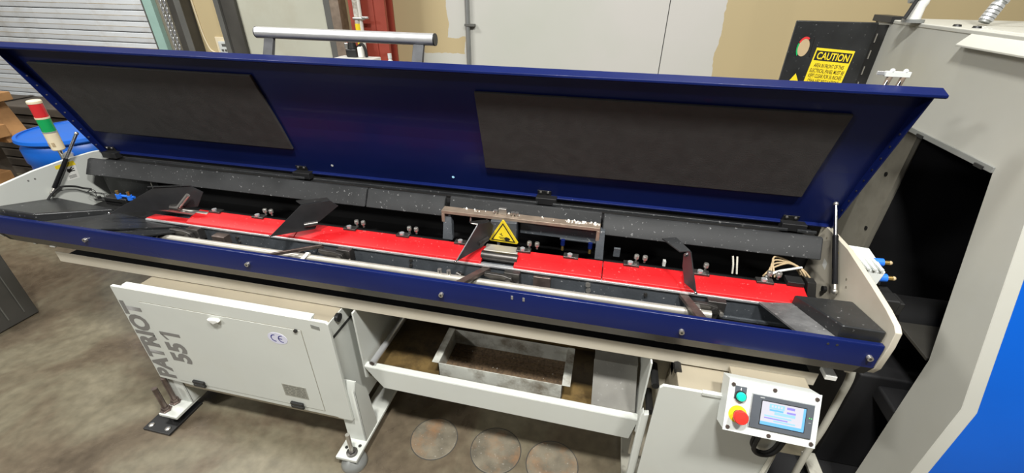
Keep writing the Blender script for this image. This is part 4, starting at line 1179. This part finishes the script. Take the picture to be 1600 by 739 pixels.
gb = MB(CM).box(x - 0.0150, x + 0.0150, -0.005, -0.003, z - 0.012, z + 0.024).build('button_plate', 'bezel', CP, 0.001)
MB(CM).box(x - 0.001, x + 0.001, -0.0056, -0.005, z + 0.013, z + 0.020).build('start_mark', 'labelwhite', gb)
MB(CM).cyl((x, -0.005, z - 0.002), (x, -0.012, z - 0.002), 0.0148, n=24).build('button_ring', 'blackplastic', CP, smooth=True)
MB(CM).lathe([(0.0125, 0.0), (0.0125, 0.004), (0.010, 0.007), (0.001, 0.008)], (x, -0.012, z - 0.002), 24, (0, -1, 0)).build('start_button', 'button', CP, smooth=True)
x, z = cu(0.135, 0.655)
MB(CM).cyl((x, -0.003, z), (x, -0.0045, z), 0.0235, n=30).build('stop_collar', 'yellow', CP, smooth=True)
MB(CM).cyl((x, -0.0045, z), (x, -0.022, z), 0.0115, n=20).build('stop_stem', 'blackplastic', CP, smooth=True)
MB(CM).lathe([(0.012, 0.0), (0.0185, 0.003), (0.0185, 0.012), (0.016, 0.016), (0.001, 0.018)], (x, -0.022, z), 28, (0, -1, 0)).build('stop_button', 'estop', CP, smooth=True)
MB().box(0.45, 0.66, 0.99, 1.075, 0.690, 0.705).build('hanger', 'frame_shaded', CP, 0.002)
mb = MB()
mb.tube([(0.530, 0.93, 0.595), (0.533, 0.935, 0.53), (0.555, 0.94, 0.503), (0.585, 0.945, 0.502), (0.605, 0.95, 0.53), (0.615, 0.955, 0.60)], 0.0065, 8)
mb.tube([(0.522, 0.935, 0.60), (0.524, 0.94, 0.545), (0.548, 0.945, 0.512), (0.58, 0.95, 0.508), (0.598, 0.955, 0.54), (0.605, 0.96, 0.60)], 0.0045, 8)
mb.build('power_cable', 'rubber', CP, smooth=True)

wc = MB().tube([(0.80, 1.20, 0.76), (0.818, 1.15, 0.69), (0.825, 1.15, 0.565), (0.827, 1.15, 0.423), (0.821, 1.15, 0.299), (0.815, 1.14, 0.15), (0.80, 1.10, 0.012), (0.70, 1.0, 0.008), (0.62, 0.80, 0.008)], 0.011, 10).build('white_cable', 'cable_white', smooth=True)
tag(wc, 'thick off-white cable hanging from the right end of the machine', 'cable')
wc2 = MB().tube([(0.61, 1.0, 0.60), (0.604, 0.96, 0.50), (0.598, 0.955, 0.42), (0.59, 0.95, 0.30), (0.58, 0.94, 0.10), (0.57, 0.90, 0.009), (0.55, 0.75, 0.008)], 0.007, 8).build('thin_cable', 'cable_white', smooth=True)
tag(wc2, 'thin off-white cable hanging behind the operator box beside the pedestal', 'cable')

# ================================================================== SIGNAL TOWER
TX, TYY = -2.385, 1.398
sgt = thing('signal_tower', 'red and green signal light tower on a chrome pole', 'signal light', (TX, TYY, 0.90))
MB().cyl((TX, TYY, 0.90), (TX, TYY, 1.05), 0.008, n=14).build('pole', 'chrome', sgt, smooth=True)
MB().box(TX - 0.01, -2.345, TYY - 0.015, TYY + 0.015, 0.895, 0.915).build('pole_bracket', 'steel', sgt, 0.002)
bs = MB().lathe([(0.020, 1.036), (0.0235, 1.040), (0.0245, 1.115), (0.001, 1.115)], (TX, TYY, 0), 32).build('base', 'cream', sgt, smooth=True)
for q, an in enumerate((-1.75, -0.95)):
    for rr_ in range(4):
        c = Vector((TX + 0.0243 * math.cos(an), TYY + 0.0243 * math.sin(an), 1.058 + rr_ * 0.005))
        tdir = Vector((-math.sin(an), math.cos(an), 0))
        MB().hexa([c - tdir * 0.006 - Vector((0, 0, 0.001)), c + tdir * 0.006 - Vector((0, 0, 0.001)), c + tdir * 0.006 * 0.9 + Vector((math.cos(an), math.sin(an), 0)) * 0.0012 - Vector((0, 0, .001)), c - tdir * 0.0054 + Vector((math.cos(an), math.sin(an), 0)) * 0.0012 - Vector((0, 0, .001))],
                  [c - tdir * 0.006 + Vector((0, 0, 0.001)), c + tdir * 0.006 + Vector((0, 0, 0.001)), c + tdir * 0.006 * 0.9 + Vector((math.cos(an), math.sin(an), 0)) * 0.0012 + Vector((0, 0, .001)), c - tdir * 0.0054 + Vector((math.cos(an), math.sin(an), 0)) * 0.0012 + Vector((0, 0, .001))]).build('speaker_slot', 'hose_tan', bs)
MB().cyl((TX, TYY, 1.115), (TX, TYY, 1.121), 0.0250, n=32).build('collar', 'alu', sgt, smooth=True)
MB().cyl((TX, TYY, 1.121), (TX, TYY, 1.176), 0.0240, n=32).build('green_lens', 'lens_green', sgt, smooth=True)
MB().cyl((TX, TYY, 1.176), (TX, TYY, 1.183), 0.0250, n=32).build('collar', 'cream', sgt, smooth=True)
MB().cyl((TX, TYY, 1.183), (TX, TYY, 1.240), 0.0240, n=32).build('red_lens', 'lens_red', sgt, smooth=True)
MB().lathe([(0.0250, 1.240), (0.0255, 1.244), (0.0250, 1.250), (0.022, 1.253), (0.001, 1.254)], (TX, TYY, 0), 32).build('cap', 'cream', sgt, smooth=True)

# ================================================================== VALVE BLOCK ON THE RIGHT END
VB = thing('valve_block', 'white air valve block with blue fittings on the right end panel', 'valve block', (0.84, 1.36, 0.90))
MB().hexa([(0.796, 1.30, 0.900), (0.862, 1.30, 0.900), (0.862, 1.42, 0.91), (0.796, 1.42, 0.91)], [(0.796, 1.31, 0.965), (0.878, 1.31, 0.960), (0.878, 1.43, 0.975), (0.796, 1.43, 0.98)]).build('body', 'panelwhite', VB, 0.003)
for q in range(4):
    MB().box(0.802 + q * 0.018, 0.812 + q * 0.018, 1.302, 1.425, 0.965, 0.972).build('fin', 'panelwhite', VB, 0.001)
for z_, y_ in ((0.958, 1.37), (0.930, 1.325)):
    f_ = MB().cyl((0.868, y_, z_), (0.895, y_, z_ + 0.002), 0.013, n=16).build('push_fitting', 'blue_fit', VB, smooth=True)
    MB().cyl((0.895, y_, z_ + 0.002), (0.912, y_, z_ + 0.003), 0.007, n=10).build('brass_stem', 'brass', f_, smooth=True)
    MB().ball((0.915, y_, z_ + 0.003), 0.007).build('cap', 'hose_tan', f_, smooth=True)
MB().box(0.796, 0.925, 1.26, 1.35, 0.82, 0.892).build('solenoid', 'blackplastic', VB, 0.006)
MB().box(0.925, 0.945, 1.27, 1.33, 0.835, 0.88).build('plug', 'blackplastic', VB, 0.004)
for q in range(4):
    MB().cyl((0.796, 1.25 - q * 0.05, 0.85 - q * 0.012), (0.83 - q * 0.004, 1.25 - q * 0.05, 0.845 - q * 0.012), 0.014, n=10).build('pipe_nipple', 'conduit' if q % 2 else 'dark_steel', VB, smooth=True)
MB().tube([(0.87, 1.36, 0.90), (0.905, 1.37, 0.90), (0.91, 1.36, 0.86), (0.89, 1.34, 0.83)], 0.005).build('hose', 'rubber', VB, smooth=True)

# ================================================================== LATHE
XE = 1.05
LT = thing('lathe', 'white and bright blue enclosed lathe at the right edge', 'lathe', (1.8, 1.6, 0))
endp = [(2.32, 0.0), (2.32, 1.59), (1.345, 1.59), (1.059, 0.70), (1.058, 0.0), (1.214, 0.0), (1.226, 0.719), (1.276, 0.888), (1.388, 1.272), (2.12, 1.272), (2.12, 0.0)]
ef = MB().prism(endp, 'x', XE, XE + 0.015).build('end_face', 'lathe_white', LT, 0.001)
MB().box(XE - 0.006, XE, 1.385, 2.12, 1.268, 1.284).build('opening_lip', 'conduit', ef, 0.001)
for yy in (1.43, 1.72):
    MB().box(XE - 0.010, XE - 0.004, yy - 0.015, yy + 0.02, 1.266, 1.276).build('lip_clip', 'blackplastic', ef, 0.001)
MB().box(XE + 0.12, XE + 0.135, 1.935, 2.40, 0.0, 1.272).build('inner_panel', 'inner_shaded', LT, 0.001)
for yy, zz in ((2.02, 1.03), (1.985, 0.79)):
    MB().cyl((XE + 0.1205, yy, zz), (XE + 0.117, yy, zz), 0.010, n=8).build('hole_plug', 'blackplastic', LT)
MB().box(XE + 0.108, XE + 0.124, 1.925, 1.937, 0.0, 1.272).build('panel_return', 'inner_shaded', LT)
# dark machine room inside the opening
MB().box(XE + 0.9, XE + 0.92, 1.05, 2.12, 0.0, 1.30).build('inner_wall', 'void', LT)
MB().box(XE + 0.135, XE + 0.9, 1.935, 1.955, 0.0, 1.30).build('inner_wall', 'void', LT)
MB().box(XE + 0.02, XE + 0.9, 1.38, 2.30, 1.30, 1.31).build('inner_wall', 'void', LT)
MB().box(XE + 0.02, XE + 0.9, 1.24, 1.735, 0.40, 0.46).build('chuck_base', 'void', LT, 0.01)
MB().box(1.0, XE + 0.9, 1.36, 2.10, 0.0, 0.50).build('shade_block', 'void', LT, 0.01)  # black block added to darken the shaded gap beside the lathe
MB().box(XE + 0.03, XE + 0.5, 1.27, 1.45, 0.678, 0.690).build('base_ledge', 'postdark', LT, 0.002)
MB().box(0.62, XE + 0.9, 1.20, 1.36, 0.002, 0.006).build('floor_tone', 'void', LT)  # dark sheet added as painted shade on the floor
MB().cyl((XE + 0.05, 1.55, 0.62), (XE + 0.8, 1.55, 0.62), 0.10, n=24).build('spindle', 'dark', LT, smooth=True)
# corner chamfer and blue front following the same slanted profile
pr = [(1.345, 1.59), (1.059, 0.70), (1.058, 0.0)]
for nm, xa, da, xb, db, mt in (('corner_trim', XE + 0.002, 0.0005, XE + 0.032, 0.009, 'lathe_white'), ('front_cover', XE + 0.032, 0.009, 2.7, 0.012, 'lathe_blue')):
    vs, fs = [], []
    for (y, z) in pr:
        vs += [(xa, y - da, z), (xb, y - db, z), (xb, y - db + 0.02, z), (xa, y - da + 0.02, z)]
    for i in range(2):
        for k in range(4):
            a0, a1 = i * 4 + k, i * 4 + (k + 1) % 4
            fs.append((a0, a1, a1 + 4, a0 + 4))
    fs += [(3, 2, 1, 0), (8, 9, 10, 11)]
    MB().poly(vs, fs).build(nm, mt, LT, 0.001)
MB().box(XE - 0.002, 2.7, 1.34, 2.325, 1.585, 1.600).build('roof', 'lathe_white', LT, 0.004)
MB().prism([(XE + 0.03, 1.603), (XE + 0.004, 1.595), (XE - 0.030, 1.558), (XE - 0.030, 1.553), (XE + 0.002, 1.553), (XE + 0.03, 1.59)], 'y', 1.30, 1.725).build('lit_patch_wedge', 'lathe_white', LT, 0.001)  # wedge added, tilted to catch lamp light as a bright patch
MB().box(XE, 2.7, 2.30, 2.32, 0, 1.59).build('back_cover', 'lathe_white', LT)
for xx, yy in ((XE + 0.03, 1.86), (XE + 0.05, 1.80)):
    MB().lathe([(0.012, 1.600), (0.010, 1.606), (0.001, 1.607)], (xx, yy, 0), 10).build('roof_bolt', 'blackplastic', LT, smooth=True)
# open electrical cabinet door hinged at the rear edge
ed = MB().box(0.712, 1.010, 2.200, 2.218, 0.35, 1.588).build('electrical_door', 'black', LT, 0.004)
lab(ed, 'black electrical cabinet door standing open')
MB().box(1.010, 1.052, 2.205, 2.225, 0.35, 1.580).build('hinge_leaf', 'blackplastic', ed)
for k in range(7):
    MB().box(1.016, 1.020, 2.200, 2.2052, 1.515 - k * 0.062, 1.548 - k * 0.062).build('hinge_pin', 'steel', ed)
MB().box(XE - 0.012, XE + 0.04, 2.18, 2.33, 1.588, 1.612).build('cabinet_top', 'blackplastic', LT, 0.002)
# disconnect opening through which the tan wall shows: tan disc with red and green ring
hx, hz = 0.765, 1.487
mb = MB()
mb.prism([(hx + 0.021 * math.cos(a * math.pi / 16), hz + 0.034 * math.sin(a * math.pi / 16)) for a in range(32)], 'y', 2.1975, 2.2002)
mb.build('disconnect_window', 'hose_tan', ed)
for nm, mt, a0, a1 in (('red_mark', 'lens_red', 60, 150), ('green_mark', 'lens_green', 155, 230)):
    mb = MB()
    for k in range(8):
        t0, t1 = R(a0 + (a1 - a0) * k / 8), R(a0 + (a1 - a0) * (k + 1) / 8)
        mb.poly([(hx + 0.021 * q * math.cos(a), 2.1970, hz + 0.034 * q * math.sin(a)) for q, a in ((1.0, t0), (1.0, t1), (1.25, t1), (1.25, t0))], [(0, 1, 2, 3)])
    mb.build(nm, mt, ed)
MB().box(0.797, 0.801, 2.1965, 2.2002, 1.455, 1.525).build('window_slot', 'ink', ed)
# caution sign
sm = frame((0.884, 2.199, 1.405), (1, 0, -0.06), (0.06, 0, 1))
cs = MB(sm).box(-0.073, 0.073, -0.085, 0.080, -0.0008, 0.0008).build('caution_sign', 'yellow', ed)
MB(sm).box(-0.068, 0.068, 0.032, 0.070, 0.0008, 0.0014).build('sign_header', 'ink', ed)
text('lettering', 'CAUTION', 0.122, 0.029, sm @ Matrix.Translation((0, 0.051, 0.0014)), 'yellow', ed, bold=0.02)
text('lettering', 'AREA IN FRONT OF THIS\nELECTRICAL PANEL MUST BE\nKEPT CLEAR FOR 36 INCHES\nOSHA-NEC REGULATIONS', 0.132, 0.078, sm @ Matrix.Translation((0, -0.018, 0.0010)), 'ink', ed, bold=0.006)
mb = MB()
mb.poly([(0.745, 2.1985, 1.345), (0.790, 2.1985, 1.345), (0.7675, 2.1985, 1.385)], [(0, 1, 2)])
mb.build('warning_triangle', 'yellow', ed)

# on the lathe roof
pe = thing('pipe_elbow', 'white plastic elbow pipe standing on the lathe roof', 'pipe', (1.02, 2.02, 1.60))
MB().lathe([(0.034, 1.600), (0.034, 1.610), (0.02, 1.612), (0.001, 1.612)], (1.035, 2.03, 0), 20).build('base_flange', 'conduit', pe, smooth=True)
MB().tube([(1.035, 2.03, 1.61), (1.035, 2.03, 1.65), (1.04, 2.03, 1.67), (1.03, 2.03, 1.69), (1.005, 2.03, 1.69)], 0.020, 14).build('elbow', 'labelwhite', pe, smooth=True)
MB().cyl((1.012, 2.03, 1.672), (0.998, 2.03, 1.672), 0.012, n=12).build('cable_nut', 'conduit', pe, smooth=True)
bc = MB().tube([(0.99, 2.0, 1.612), (1.0, 2.0, 1.65), (1.01, 2.0, 1.72), (1.0, 2.02, 1.9), (0.98, 2.1, 2.6)], 0.0065, 8).build('black_cable', 'rubber', smooth=True)
tag(bc, 'black cable rising from the lathe roof beside the white elbow', 'cable')
fc = thing('flexible_conduit', 'ribbed metal flexible conduit rising from the lathe roof', 'conduit', (1.22, 1.96, 1.60))
mb = MB()
pa = [Vector((1.207, 1.955, 1.609)), Vector((1.225, 1.96, 1.66)), Vector((1.262, 1.97, 1.74)), Vector((1.33, 2.0, 1.9))]
mb.tube(pa, 0.0165, 12)
mb.build('core', 'conduit', fc, smooth=True)
for i in range(3):
    for s in range(1 if i == 0 else 0, 5):
        c = pa[i].lerp(pa[i + 1], s / 5)
        d = (pa[i + 1] - pa[i]).normalized()
        MB().cyl(c - d * 0.004, c + d * 0.004, 0.0195, n=14).build('rib', 'alu', fc, smooth=True)
